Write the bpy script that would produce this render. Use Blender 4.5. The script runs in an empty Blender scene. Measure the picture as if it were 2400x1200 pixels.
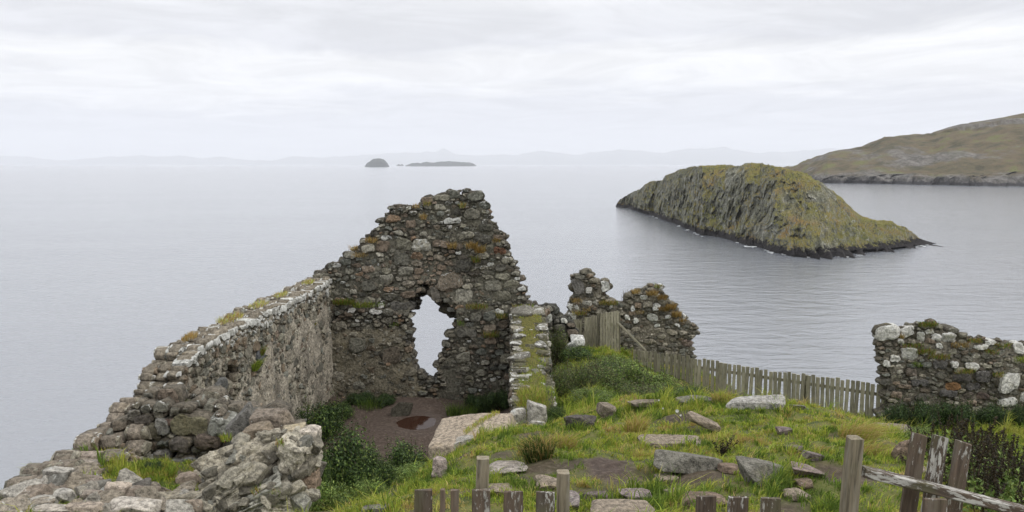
import bpy, bmesh, math, random
import numpy as np
from mathutils import Vector, Matrix

# ---------------------------------------------------------------- scene, camera, sky, sun
SC = bpy.context.scene
COL = SC.collection
F = 2078.0                       # focal length in pixels of the 2400 px wide photograph
PITCH = math.atan(216 / F)       # the horizon stands 216 px above the middle
CAMZ = 35.0                      # eye height above the sea

cam = bpy.data.objects.new('camera', bpy.data.cameras.new('camera'))
COL.objects.link(cam)
cam.location = (0, 0, CAMZ)
cam.rotation_euler = (math.pi / 2 - PITCH, 0, 0)
cam.data.sensor_width = 36.0
cam.data.lens = 36.0 * F / 2400.0
cam.data.clip_start = 0.1
cam.data.clip_end = 200000
SC.camera = cam

SC.render.engine = 'CYCLES'
SC.cycles.use_denoising = True
SC.cycles.max_bounces = 6
SC.cycles.diffuse_bounces = 3
SC.cycles.glossy_bounces = 3
SC.cycles.transmission_bounces = 3
SC.cycles.volume_bounces = 3
SC.view_settings.view_transform = 'Standard'
SC.view_settings.look = 'None'
SC.view_settings.exposure = 0.0
SC.view_settings.gamma = 1.0

SUN_EL, SUN_AZ = math.radians(46), math.radians(116)    # azimuth from north (+Y) towards +X: from the right


class NT:
    """small helper for building node trees"""
    def __init__(self, tree):
        self.t = tree
        tree.nodes.clear()

    def n(self, typ, _in=None, **kw):
        nd = self.t.nodes.new(typ)
        for k, v in kw.items():
            setattr(nd, k, v)
        for k, v in (_in or {}).items():
            s = nd.inputs[k]
            if isinstance(v, bpy.types.NodeSocket):
                self.t.links.new(v, s)
            elif isinstance(v, (tuple, list)) and len(v) == 3 and s.type == 'RGBA':
                s.default_value = (*v, 1)
            else:
                s.default_value = v
        return nd

    def math(self, op, a, b=0.0, c=None, clamp=False):
        d = {0: a, 1: b}
        if c is not None:
            d[2] = c
        return self.n('ShaderNodeMath', d, operation=op, use_clamp=clamp).outputs[0]

    def vmath(self, op, a, b):
        return self.n('ShaderNodeVectorMath', {0: a, 1: b}, operation=op).outputs[0]

    def noise(self, vec, scale, detail=4, rough=0.55, dist=0.0):
        return self.n('ShaderNodeTexNoise', {'Vector': vec, 'Scale': scale, 'Detail': detail, 'Roughness': rough,
                                             'Distortion': dist}).outputs['Fac']

    def remap(self, v, a, b, c=0.0, d=1.0):
        return self.n('ShaderNodeMapRange', {0: v, 1: a, 2: b, 3: c, 4: d}, interpolation_type='SMOOTHSTEP').outputs[0]

    def mix(self, f, a, b, mode='MIX'):
        return self.n('ShaderNodeMix', {0: f, 6: a, 7: b}, data_type='RGBA', blend_type=mode).outputs[2]

    def ramp(self, f, stops, interp='LINEAR'):
        nd = self.n('ShaderNodeValToRGB', {0: f})
        cr = nd.color_ramp
        cr.interpolation = interp
        while len(cr.elements) < len(stops):
            cr.elements.new(0.5)
        for e, (p, c) in zip(cr.elements, stops):
            e.position = p
            e.color = (*c, 1)
        return nd.outputs[0]

    def attr(self, name):
        return self.n('ShaderNodeAttribute', attribute_name=name)


# the sky: a physical sky almost wholly covered by a layered deck of cloud
world = bpy.data.worlds.new('World')
SC.world = world
world.use_nodes = True
w = NT(world.node_tree)
sky = w.n('ShaderNodeTexSky', sky_type='NISHITA', sun_disc=False, sun_elevation=SUN_EL, sun_rotation=SUN_AZ)
tc = w.n('ShaderNodeTexCoord').outputs['Generated']
sep = w.n('ShaderNodeSeparateXYZ', {0: tc})
zc = w.math('MAXIMUM', sep.outputs[2], 0.0)
den = w.math('ADD', zc, 0.055)
cx = w.math('DIVIDE', sep.outputs[0], den)
cy = w.math('DIVIDE', sep.outputs[1], den)
cv = w.n('ShaderNodeCombineXYZ', {0: w.math('MULTIPLY', cx, 1.25), 1: cy, 2: 0.37}).outputs[0]
n1 = w.noise(cv, 0.33, 5, 0.5, 0.3)
n2 = w.noise(w.vmath('ADD', cv, (7.3, 2.1, 4.0)), 0.95, 6, 0.55, 0.5)
# broad decks at their own heights (elevation wobbles with the noise so that no edge is straight)
n3 = w.noise(w.vmath('ADD', cv, (1.3, 9.1, 2.0)), 0.22, 3, 0.5, 0.2)
el = w.math('ADD', zc, w.math('MULTIPLY', w.math('SUBTRACT', n2, 0.5), 0.050))
el = w.math('ADD', el, w.math('MULTIPLY', w.math('SUBTRACT', n1, 0.5), 0.075))
el = w.math('ADD', el, w.math('MULTIPLY', w.math('SUBTRACT', n3, 0.5), 0.06))
el = w.math('ADD', el, w.math('MULTIPLY', sep.outputs[0], -0.020))
deck = w.ramp(w.math('MULTIPLY', el, 4.0), [
    (0.00, (0.82, 0.835, 0.885)), (0.09, (0.86, 0.87, 0.915)), (0.17, (0.78, 0.79, 0.84)), (0.26, (0.82, 0.83, 0.875)),
    (0.33, (1.06, 1.06, 1.065)), (0.44, (1.07, 1.07, 1.07)), (0.51, (0.83, 0.84, 0.88)), (0.66, (0.87, 0.88, 0.91)),
    (0.78, (1.08, 1.08, 1.08)), (1.00, (0.96, 0.965, 0.975))])
mott = w.remap(w.noise(w.vmath('ADD', cv, (4.4, 3.3, 8.0)), 0.8, 7, 0.62, 0.8), 0.32, 0.68, 0.86, 1.08)
clouds = w.mix(1.0, deck, w.n('ShaderNodeCombineXYZ', {0: mott, 1: mott, 2: mott}).outputs[0], 'MULTIPLY')
zen = w.remap(zc, 0.20, 0.80, 9.7, 20.0)      # an overcast sky is brighter overhead
gain = w.mix(1.0, clouds, w.n('ShaderNodeCombineXYZ', {0: zen, 1: zen, 2: zen}).outputs[0], 'MULTIPLY')
cover = w.math('SUBTRACT', 1.0, w.math('MULTIPLY', w.remap(n1, 0.62, 0.8), 0.12))
skycol = w.mix(cover, sky.outputs[0], gain)
bg = w.n('ShaderNodeBackground', {0: skycol, 1: 0.1})
w.t.links.new(bg.outputs[0], w.n('ShaderNodeOutputWorld').inputs[0])

sun = bpy.data.objects.new('sun', bpy.data.lights.new('sun', 'SUN'))
COL.objects.link(sun)
sun.data.energy = 1.5
sun.data.angle = math.radians(12)
sun.data.color = (1.0, 0.965, 0.91)
sun.location = (20, -20, 80)
sd = Vector((math.sin(SUN_AZ) * math.cos(SUN_EL), math.cos(SUN_AZ) * math.cos(SUN_EL), math.sin(SUN_EL)))
sun.rotation_euler = (-sd).to_track_quat('-Z', 'Y').to_euler()

# ---------------------------------------------------------------- helpers
CP, SP = math.cos(PITCH), math.sin(PITCH)


def at(px, py, d):
    """point seen at photograph pixel (px, py) at the distance d in front of the camera (metres along +Y)"""
    a, b = px - 1200.0, 600.0 - py
    dy = CP * F + SP * b
    dz = -SP * F + CP * b
    return np.array([a / dy * d, d, CAMZ + dz / dy * d])


def at_z(px, py, z):
    p = at(px, py, 1.0)
    return at(px, py, (z - CAMZ) / (p[2] - CAMZ))


def _hash(ix, iy, iz, seed):
    h = (ix.astype(np.uint32) * np.uint32(374761393) + iy.astype(np.uint32) * np.uint32(668265263)
         + iz.astype(np.uint32) * np.uint32(2246822519) + np.uint32((seed * 3266489917) & 0xFFFFFFFF))
    h = (h ^ (h >> np.uint32(13))) * np.uint32(1274126177)
    h = (h ^ (h >> np.uint32(16))) * np.uint32(2654435761)
    return ((h ^ (h >> np.uint32(15))).astype(np.float64) / 4294967295.0)


def vnoise(P, seed=0):
    P = np.asarray(P, dtype=np.float64)
    i = np.floor(P).astype(np.int64)
    f = P - i
    f = f * f * f * (f * (f * 6 - 15) + 10)
    r = 0
    for dx in (0, 1):
        wx = f[:, 0] if dx else 1 - f[:, 0]
        for dy in (0, 1):
            wy = f[:, 1] if dy else 1 - f[:, 1]
            for dz in (0, 1):
                wz = f[:, 2] if dz else 1 - f[:, 2]
                r = r + wx * wy * wz * _hash(i[:, 0] + dx, i[:, 1] + dy, i[:, 2] + dz, seed)
    return r * 2 - 1


def fbm(P, octv=4, seed=0, gain=0.5):
    P = np.asarray(P, dtype=np.float64)
    a, s, tot = 1.0, 0, 0
    for k in range(octv):
        s = s + a * vnoise(P * (2.03 ** k) + 17.3 * k, seed + k)
        tot += a
        a *= gain
    return s / tot


def fbm2(x, y, octv=4, seed=0, gain=0.5):
    return fbm(np.stack([np.ravel(x), np.ravel(y), np.full(np.size(x), 0.37)], 1), octv, seed, gain).reshape(np.shape(x))


def smooth(a, b, x):
    t = np.clip((x - a) / (b - a), 0, 1)
    return t * t * (3 - 2 * t)


def mesh_obj(name, V, faces, mat, parent=None, attrs=None, flat=False, loc=None, sharp=None):
    """faces: list of int arrays (N, k); V world positions; the origin goes to loc / the parent's place"""
    V = np.asarray(V, dtype=np.float32)
    me = bpy.data.meshes.new(name)
    me.vertices.add(len(V))
    faces = [np.asarray(f, dtype=np.int32) for f in faces if len(f)]
    tot = sum(f.size for f in faces)
    npoly = sum(len(f) for f in faces)
    me.loops.add(tot)
    me.polygons.add(npoly)
    me.loops.foreach_set('vertex_index', np.concatenate([f.ravel() for f in faces]))
    cnt = np.concatenate([np.full(len(f), f.shape[1], dtype=np.int32) for f in faces])
    me.polygons.foreach_set('loop_start', np.concatenate([[0], np.cumsum(cnt)[:-1]]).astype(np.int32))
    org = np.array(parent['_o'] if parent is not None else (loc if loc is not None else (0, 0, 0)), dtype=np.float32)
    me.vertices.foreach_set('co', (V - org).ravel())
    me.polygons.foreach_set('use_smooth', np.full(npoly, not flat))
    for k, a in (attrs or {}).items():
        a = np.asarray(a, dtype=np.float32)
        if a.ndim == 2:
            at_ = me.attributes.new(k, 'FLOAT_COLOR', 'POINT')
            at_.data.foreach_set('color', np.concatenate([a[:, :3], np.ones((len(a), 1), np.float32)], 1).ravel())
        else:
            at_ = me.attributes.new(k, 'FLOAT', 'POINT')
            at_.data.foreach_set('value', a)
    me.update(calc_edges=True)
    if sharp:
        me.set_sharp_from_angle(angle=math.radians(sharp))
    me.materials.append(mat)
    o = bpy.data.objects.new(name, me)
    COL.objects.link(o)
    if parent is not None:
        o.parent = parent
    else:
        o.location = org
    return o


def thing(name, loc, label, cat, group=None):
    o = bpy.data.objects.new(name, None)
    COL.objects.link(o)
    o.empty_display_size = 0.2
    o.location = [float(c) for c in loc]
    o['_o'] = [float(c) for c in loc]
    return tag(o, label, cat, group, 'thing')


def tag(o, label=None, cat=None, group=None, kind=None):
    for k, v in (('label', label), ('category', cat), ('group', group), ('kind', kind)):
        if v:
            o[k] = v
    return o


class Acc:
    """collects pieces of geometry with attributes into one mesh"""
    def __init__(self):
        self.V, self.Fs, self.A, self.nv = [], {}, {}, 0

    def add(self, V, faces, **attrs):
        V = np.asarray(V)
        n = len(V)
        for f in faces:
            f = np.asarray(f)
            if len(f):
                self.Fs.setdefault(f.shape[1], []).append(f + self.nv)
        for k, a in attrs.items():
            a = np.asarray(a, dtype=np.float32)
            if k == 'Col' and a.ndim == 1:
                a = np.tile(a, (n, 1))
            elif a.ndim == 0:
                a = np.full(n, a)
            self.A.setdefault(k, []).append(a)
        self.V.append(V)
        self.nv += n

    def build(self, name, mat, parent=None, flat=False, loc=None):
        sharp = 34 if name == 'masonry' else (28 if name in ('stone', 'core', 'embedded_stones') else None)
        return mesh_obj(name, np.concatenate(self.V), [np.concatenate(f) for f in self.Fs.values()], mat, parent,
                        {k: np.concatenate(a) for k, a in self.A.items()}, flat, loc, sharp)


def in_poly(x, y, poly):
    x, y = np.asarray(x), np.asarray(y)
    r = np.zeros(x.shape, bool)
    p = np.asarray(poly)
    for (x0, y0), (x1, y1) in zip(p, np.roll(p, -1, 0)):
        c = ((y0 > y) != (y1 > y))
        if y0 != y1:
            r ^= c & (x < (x1 - x0) * (y - y0) / (y1 - y0) + x0)
    return r


def poly_dist(x, y, poly):
    """signed distance, negative inside"""
    d = np.full(np.shape(x), 1e9)
    p = np.asarray(poly, dtype=float)
    for a, b in zip(p, np.roll(p, -1, 0)):
        ab = b - a
        t = np.clip(((x - a[0]) * ab[0] + (y - a[1]) * ab[1]) / (ab @ ab), 0, 1)
        d = np.minimum(d, np.hypot(x - a[0] - t * ab[0], y - a[1] - t * ab[1]))
    return np.where(in_poly(x, y, poly), -d, d)


def grid_faces(nx, ny):
    """vertex (i, j) is i * ny + j"""
    i, j = np.meshgrid(np.arange(nx - 1), np.arange(ny - 1), indexing='ij')
    a = (i * ny + j).ravel()
    return np.stack([a, a + ny, a + ny + 1, a + 1], 1)


def new_mat(name):
    m = bpy.data.materials.new(name)
    m.use_nodes = True
    return m, NT(m.node_tree)


def finish(nt, col, rough=0.9, bump=None, bstr=0.5, bdist=0.02, spec=0.3, **extra):
    d = {'Base Color': col, 'Roughness': rough, 'Specular IOR Level': spec}
    if bump is not None:
        d['Normal'] = nt.n('ShaderNodeBump', {'Height': bump, 'Strength': bstr, 'Distance': bdist}).outputs[0]
    d.update(extra)
    b = nt.n('ShaderNodeBsdfPrincipled', d)
    nt.t.links.new(b.outputs[0], nt.n('ShaderNodeOutputMaterial').inputs[0])
    return b
# ---------------------------------------------------------------- sea
m_sea, k = new_mat('sea_water')
pos = k.n('ShaderNodeNewGeometry').outputs['Position']
rip = k.vmath('MULTIPLY', pos, (0.55, 1.0, 1.0))
w1 = k.noise(rip, 0.22, 3, 0.5, 0.6)          # swell of a few metres
w2 = k.noise(rip, 1.1, 4, 0.6, 0.4)           # ripples
wind = k.remap(k.noise(k.vmath('MULTIPLY', pos, (0.3, 1.0, 1.0)), 0.012, 4, 0.6, 0.5), 0.35, 0.65, 0.75, 1.12)
hgt = k.math('ADD', k.math('MULTIPLY', w1, 2.2), k.math('MULTIPLY', w2, 0.72))
hgt = k.math('MULTIPLY', hgt, wind)
finish(k, (0.190, 0.202, 0.225), 0.13, hgt, 0.62, 0.34, 0.5, **{'IOR': 1.52})

r = np.concatenate([np.linspace(0, 200, 30), np.geomspace(215, 75000, 60)])
th = np.linspace(0, 2 * np.pi, 97)[:-1]
V = [(0, 150, 0)]
for q in r[1:]:
    V += [(q * math.cos(a), 150 + q * math.sin(a), 0) for a in th]
nt_ = len(th)
tri = np.array([(0, 1 + i, 1 + (i + 1) % nt_) for i in range(nt_)])
quad = np.array([(1 + a * nt_ + i, 1 + (a + 1) * nt_ + i, 1 + (a + 1) * nt_ + (i + 1) % nt_, 1 + a * nt_ + (i + 1) % nt_)
                 for a in range(len(r) - 2) for i in range(nt_)])
tag(mesh_obj('sea', np.array(V), [tri, quad], m_sea), 'calm grey sea reaching to the misty horizon', 'sea', kind='structure')

# ---------------------------------------------------------------- castle promontory (heights are given below the eye)
EDGE = [(-6.2, -12), (-6.2, 9), (-6.35, 12.5), (-6.55, 16), (-5.75, 24.7), (-3, 24.9), (1.3, 24.9), (1.45, 27.6), (6.0, 27.6), (6.1, 24.0),
        (9.4, 21.9), (9.6, 22.0), (14.5, 21.6), (24, 19), (24, -12)]
CTRL = [(-3, -10, 1.6), (0, -10, 1.6), (6, -10, 1.6), (14, -10, 2.0), (24, -10, 3.0), (-6, 0, 2.2), (0, 0, 1.7), (3, 0, 1.75), (8, 0, 2.3), (24, 4, 5.0),
        (0, 3, 2.25), (4, 3, 2.4), (-4, 3, 2.5), (0, 4.6, 2.75), (2, 4.6, 2.75), (4, 4.6, 2.85), (-3, 5, 2.85),
        # grassy mound
        (0.3, 8, 3.25), (3, 8, 3.2), (5.5, 8, 3.5), (0.5, 10, 3.55), (3, 10, 3.45), (5.2, 10, 3.6), (0.6, 12, 3.85), (3, 12, 3.7), (5.2, 12, 3.85),
        (1.2, 14, 4.25), (3, 14, 3.95), (5.4, 14, 4.05), (2.0, 16, 4.40), (3.5, 16, 4.32), (5.2, 16, 4.52), (6.4, 16, 4.8),
        (2.6, 18, 5.1), (4.5, 18, 5.25), (6.4, 18, 5.45), (4.5, 20, 5.7), (6.5, 20, 6.0), (8.5, 20, 6.1), (4, 22.5, 5.95), (6, 23, 6.2), (8.5, 21.5, 6.35),
        # dip on the right with the nettles
        (7.2, 15, 5.1), (8.3, 17, 5.6), (9.5, 19.5, 6.0), (12, 20, 6.0), (10, 16, 5.45), (8, 12, 4.75), (6.6, 10, 4.35), (11, 13, 5.1), (6.3, 12, 4.3), (14, 18, 5.9), (20, 15, 6), (9, 8, 4.2),
        # slope behind the low right-hand wall
        (1.3, 15.5, 4.75), (1.3, 17.5, 5.05), (1.5, 20, 5.25), (1.8, 22.5, 5.25), (2.4, 24, 5.2), (1.4, 24.5, 5.3), (3.3, 24, 5.55), (2.6, 26, 5.5), (5, 26, 6.1), (2.5, 20.5, 5.5),
        # sunken chamber floor
        (-4.7, 24, 6.4), (-2.5, 24, 6.4), (-0.1, 24, 6.4), (-4.7, 21, 6.4), (-2.5, 21, 6.42), (-0.2, 21, 6.4), (-4.6, 18.5, 6.4), (-2.5, 18.5, 6.4), (-0.6, 18.5, 6.35),
        (-4.4, 16, 6.1), (-2.6, 16, 6.1), (-1.2, 16, 5.6), (-4, 14, 5.4), (-2.4, 14, 5.5), (-1.35, 14, 4.9), (-0.5, 15.5, 4.95), (0.3, 15.5, 4.7), (-2.2, 12, 4.85), (-1.3, 12, 4.35), (-0.6, 12.6, 4.1), (-0.5, 11, 3.8),
        (-1.9, 10, 4.05), (-1.0, 10, 3.75), (-1.5, 8.6, 3.5), (-2.2, 8.5, 3.7),
        # rubble mound, lower left
        (-3.2, 8, 3.6), (-4.5, 8, 3.55), (-6, 8, 3.6), (-3.2, 10.5, 4.2), (-4.5, 10, 3.85), (-6, 10, 3.85), (-4.5, 11.5, 4.2), (-6, 12, 4.0), (-4, 12.4, 4.5), (-6, 14, 4.6), (-6, 18, 5.6), (-5.6, 23, 6.2)]
c_ = np.array(CTRL, dtype=float)
_k = lambda d2: np.sqrt(d2 + 0.6)
_A = _k(((c_[:, None, :2] - c_[None, :, :2]) ** 2).sum(-1)) - 0.03 * np.eye(len(c_))
_P = np.c_[np.ones(len(c_)), c_[:, :2]]
_S = np.linalg.solve(np.block([[_A, _P], [_P.T, np.zeros((3, 3))]]), np.r_[-c_[:, 2], np.zeros(3)])
GX0, GX1, GY0, GY1, GS = -24.0, 38.0, -12.0, 44.0, 0.14
gx = np.arange(GX0, GX1, GS)
gy = np.arange(GY0, GY1, GS)
GX, GY = np.meshgrid(gx, gy, indexing='ij')
H = _S[len(c_)] + _S[len(c_) + 1] * GX + _S[len(c_) + 2] * GY
for q in range(len(c_)):
    H = H + _S[q] * _k((GX - c_[q, 0]) ** 2 + (GY - c_[q, 1]) ** 2)
ed = poly_dist(GX, GY, EDGE)
pit = smooth(-6.0, -6.28, H)
H = H + (0.11 * fbm2(GX * 0.8, GY * 0.8, 3, 3) + 0.085 * fbm2(GX * 2.3, GY * 2.3, 3, 8) - 0.16 * np.abs(fbm2(GX * 1.15, GY * 1.4, 3, 9)) + 0.03) * (1 - 0.75 * pit)
cl = np.clip(ed, 0, None)
H = H - cl * (2.3 + 0.9 * fbm2(GX * 0.22, GY * 0.22, 3, 5)) - smooth(0, 0.8, cl) * 0.6
H = H + smooth(0.2, 1.5, cl) * 1.2 * fbm2(GX * 0.6, GY * 0.6, 4, 12)
PUD = (at_z(975, 990, CAMZ - 6.42))       # puddle on the chamber floor
pr = np.hypot((GX - PUD[0]) / 0.62, (GY - PUD[1]) / 0.66) + 0.25 * fbm2(GX * 1.7, GY * 1.7, 2, 21)
H = np.where(pr < 2.0, H * smooth(0.8, 2.0, pr) + (-6.40) * (1 - smooth(0.8, 2.0, pr)), H) - 0.06 * (1 - smooth(0.55, 1.15, pr))
ZW = np.maximum(H + CAMZ, -4.0)


def ground(x, y):
    u = np.clip((np.asarray(x, float) - GX0) / GS, 0, len(gx) - 1.001)
    v = np.clip((np.asarray(y, float) - GY0) / GS, 0, len(gy) - 1.001)
    i, j = u.astype(int), v.astype(int)
    a, b = u - i, v - j
    return ZW[i, j] * (1 - a) * (1 - b) + ZW[i + 1, j] * a * (1 - b) + ZW[i, j + 1] * (1 - a) * b + ZW[i + 1, j + 1] * a * b


def on_ground(px, py, dmin=3.0, dmax=32.0):
    d = np.arange(dmin, dmax, 0.03)
    p = at(px, py, 1.0)
    x, z = p[0] * d, CAMZ + (p[2] - CAMZ) * d
    g = ground(x, d)
    hit = np.nonzero(z <= g)[0]
    q = hit[0] if len(hit) else len(d) - 1
    return np.array([x[q], d[q], g[q]])


# bare earth: trodden patch on the mound, chamber floor, small worn places
DIRT = on_ground(1415, 1095)
dirt = np.hypot((GX - DIRT[0]) / 0.34, (GY - DIRT[1]) / 0.62) + 0.35 * fbm2(GX * 2.2, GY * 2.2, 3, 31)
MUD = np.maximum(1 - smooth(0.75, 1.1, dirt), pit * (GX < 0.2) * (GX > -5.2) * (ed < 0))
WORN = smooth(0.15, 0.38, fbm2(GX * 1.1, GY * 1.1, 4, 41)) * (1 - pit) * (GY < 14)
MUD = np.maximum(MUD, 0.9 * WORN)
ROCK = smooth(-0.1, 0.5, ed)
LEFT = smooth(-2.6, -3.1, GX) * smooth(13.2, 12.6, GY)        # stony ground under the rubble


def gridval(A, x, y):
    u = np.clip(((np.asarray(x, float) - GX0) / GS + 0.5).astype(int), 0, len(gx) - 1)
    v = np.clip(((np.asarray(y, float) - GY0) / GS + 0.5).astype(int), 0, len(gy) - 1)
    return A[u, v]


m_ground, k = new_mat('turf_and_earth')
pos = k.n('ShaderNodeNewGeometry').outputs['Position']
n1 = k.noise(pos, 2.5, 5, 0.6)
n2 = k.noise(pos, 14, 5, 0.65)
n3 = k.noise(pos, 60, 3, 0.6)
turf = k.ramp(n1, [(0.3, (0.040, 0.052, 0.014)), (0.5, (0.085, 0.095, 0.024)), (0.7, (0.150, 0.130, 0.045))])
mudc = k.ramp(n2, [(0.28, (0.030, 0.021, 0.016)), (0.5, (0.058, 0.041, 0.032)), (0.72, (0.125, 0.098, 0.078))])
rockc = k.ramp(n2, [(0.3, (0.035, 0.036, 0.030)), (0.55, (0.095, 0.095, 0.070)), (0.75, (0.17, 0.165, 0.14))])
peb = k.remap(n3, 0.66, 0.72)
mudc = k.mix(k.math('MULTIPLY', peb, 0.5), mudc, (0.20, 0.17, 0.15))
col = k.mix(k.attr('mud').outputs['Fac'], turf, mudc)
col = k.mix(k.attr('rock').outputs['Fac'], col, rockc)
hh = k.math('ADD', n2, k.math('MULTIPLY', n3, 0.5))
finish(k, col, k.math('SUBTRACT', 0.95, k.math('MULTIPLY', k.attr('wet').outputs['Fac'], 0.5)), hh, 0.6, 0.03)
gnd = mesh_obj('ground', np.stack([GX.ravel(), GY.ravel(), ZW.ravel()], 1), [grid_faces(len(gx), len(gy))], m_ground,
               attrs={'mud': MUD.ravel(), 'rock': np.maximum(ROCK, 0.0).ravel(),
                      'wet': (pit * np.clip(1.9 - pr, 0, 1)).ravel()})
tag(gnd, 'grassy clifftop ground with a trodden muddy hollow among the ruins', 'ground', kind='structure')

m_pud, k = new_mat('brown_puddle_water')
pos = k.n('ShaderNodeNewGeometry').outputs['Position']
finish(k, (0.030, 0.014, 0.009), 0.06, k.noise(pos, 5, 2), 0.05, 0.01, 0.12, **{'IOR': 1.333})
a = np.linspace(0, 2 * np.pi, 65)[:-1]
rr = 1.25 + 0.1 * np.sin(3 * a + 1) + 0.06 * np.sin(5 * a)
pv = np.stack([PUD[0] + 0.62 * rr * np.cos(a), PUD[1] + 0.66 * rr * np.sin(a), np.full(64, CAMZ - 6.432)], 1)
tag(mesh_obj('puddle', np.vstack([pv, [[PUD[0], PUD[1], CAMZ - 6.432]]]), [np.array([(i, (i + 1) % 64, 64) for i in range(64)])], m_pud),
    'red-brown puddle on the muddy floor below the window gap', 'puddle', kind='structure')

# ---------------------------------------------------------------- island, headland, islets, far hills
def rock_land_mat(name, grass, rock, dark, zdark, zscale, gscale, rock_lo=0.33, rock_hi=0.60):
    m, k = new_mat(name)
    g = k.n('ShaderNodeNewGeometry')
    pos = g.outputs['Position']
    s = k.n('ShaderNodeSeparateXYZ', {0: pos})
    nz = k.n('ShaderNodeSeparateXYZ', {0: g.outputs['Normal']}).outputs[2]
    na = k.noise(pos, gscale, 6, 0.62)
    nb = k.noise(pos, gscale * 4.5, 5, 0.65)
    streak = k.noise(k.vmath('MULTIPLY', pos, (1.0, 0.6, 0.42)), gscale * 5, 5, 0.68, 0.5)
    nd = k.noise(pos, gscale * 20, 4, 0.7)
    gr = k.ramp(na, grass)
    gr = k.mix(k.remap(nd, 0.35, 0.7, 0.0, 0.45), gr, k.ramp(nb, [(0.35, grass[0][1]), (0.65, grass[-1][1])]))
    rk = k.ramp(k.math('ADD', k.math('MULTIPLY', streak, 0.7), k.math('MULTIPLY', nd, 0.3)), rock)
    up = k.math('ADD', k.math('ADD', nz, k.math('MULTIPLY', k.math('SUBTRACT', nb, 0.5), 0.9)), k.math('MULTIPLY', k.math('SUBTRACT', streak, 0.5), 1.0))
    f = k.remap(up, rock_lo, rock_hi)
    sh = k.attr('bare').outputs['Fac']
    f = k.math('MULTIPLY', f, k.math('SUBTRACT', 1.0, sh))
    col = k.mix(f, rk, gr)
    zz = k.math('ADD', s.outputs[2], k.math('MULTIPLY', k.math('SUBTRACT', nb, 0.5), zdark * 2.4))
    col = k.mix(k.remap(zz, zdark * 0.75, zdark * 1.15, 1.0, 0.0), col, dark)
    hb = k.math('ADD', k.math('MULTIPLY', streak, 1.4), nd)
    finish(k, col, 0.95, hb, 1.0, zscale)
    return m


def interp(pts, s):
    p = np.array(pts, float)
    return np.interp(s, p[:, 0], p[:, 1])


def land(name, near, ridge, width, prof, px0, px1, nx, n1, n2, disp, mat, zfun=None, bare=None, kdist=2.1):
    """near: waterline pixels; ridge: skyline pixels; width(px): metres from the near water to the ridge; prof(px): cliff exponent"""
    px = np.linspace(px0, px1, nx)
    pn = interp(near, px)
    N = np.array([at_z(a, b, 0.0) for a, b in zip(px, pn)])
    wd = np.array([width(a) for a in px])
    R = np.array([at(a, b, d) for a, b, d in zip(px, interp(ridge, px), N[:, 1] + wd)])
    R[:, 2] = np.maximum(R[:, 2], 0.4)
    ex = np.array([prof(a) for a in px])
    t1 = np.linspace(0, 1, n1)
    t2 = np.linspace(0, 1, n2)[1:]
    rows = []
    for t in t1:
        b = 1 - (1 - t) ** ex
        rows.append(np.stack([N[:, 0] * (1 - t) + R[:, 0] * t, N[:, 1] * (1 - t) + R[:, 1] * t, b * R[:, 2] - 2.5 * (t == 0)], 1))
    for t in t2:
        fy = R[:, 1] + wd * (kdist - 1) * t
        rows.append(np.stack([R[:, 0] * (1 + 0.02 * t), fy, R[:, 2] * (1 - t ** 1.6) - 2.5 * (t == 1)], 1))
    P = np.stack(rows, 1)                      # nx, nrows, 3
    sh = P.shape[:2]
    P = disp(P.reshape(-1, 3).copy(), np.repeat(px, sh[1]), np.tile(np.r_[t1, 1 + t2], nx))
    b = bare(P, np.repeat(px, sh[1])) if bare else np.zeros(len(P))
    return mesh_obj(name, P, [grid_faces(*sh)], mat, attrs={'bare': b}, flat=(name == 'island'))


m_isl = rock_land_mat('island_rock_and_heath',
                      [(0.32, (0.095, 0.112, 0.034)), (0.43, (0.185, 0.185, 0.052)), (0.54, (0.235, 0.205, 0.066)), (0.68, (0.270, 0.175, 0.066))],
                      [(0.36, (0.040, 0.040, 0.033)), (0.45, (0.130, 0.130, 0.098)), (0.53, (0.235, 0.235, 0.190)), (0.64, (0.46, 0.455, 0.41))],
                      (0.026, 0.023, 0.024), 3.2, 1.2, 0.085, 0.36, 0.56)
near = [(1443, 485), (1475, 489), (1500, 497), (1530, 507), (1560, 518), (1590, 528), (1620, 541), (1645, 552), (1670, 555), (1700, 560), (1745, 574), (1780, 580), (1815, 594),
        (1860, 599), (1920, 604), (1990, 599), (2050, 593), (2110, 586), (2150, 577), (2184, 573)]
ridge = [(1443, 483), (1452, 468), (1466, 460), (1482, 450), (1500, 444), (1512, 432), (1530, 424), (1552, 423), (1560, 411), (1580, 405), (1592, 398), (1606, 395), (1640, 389), (1700, 388), (1738, 390), (1745, 384), (1775, 383),
         (1800, 388), (1830, 393), (1880, 404), (1920, 425), (1945, 444), (1975, 466), (1995, 487), (2020, 507), (2055, 517), (2090, 520), (2130, 538), (2155, 558), (2184, 570)]


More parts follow.
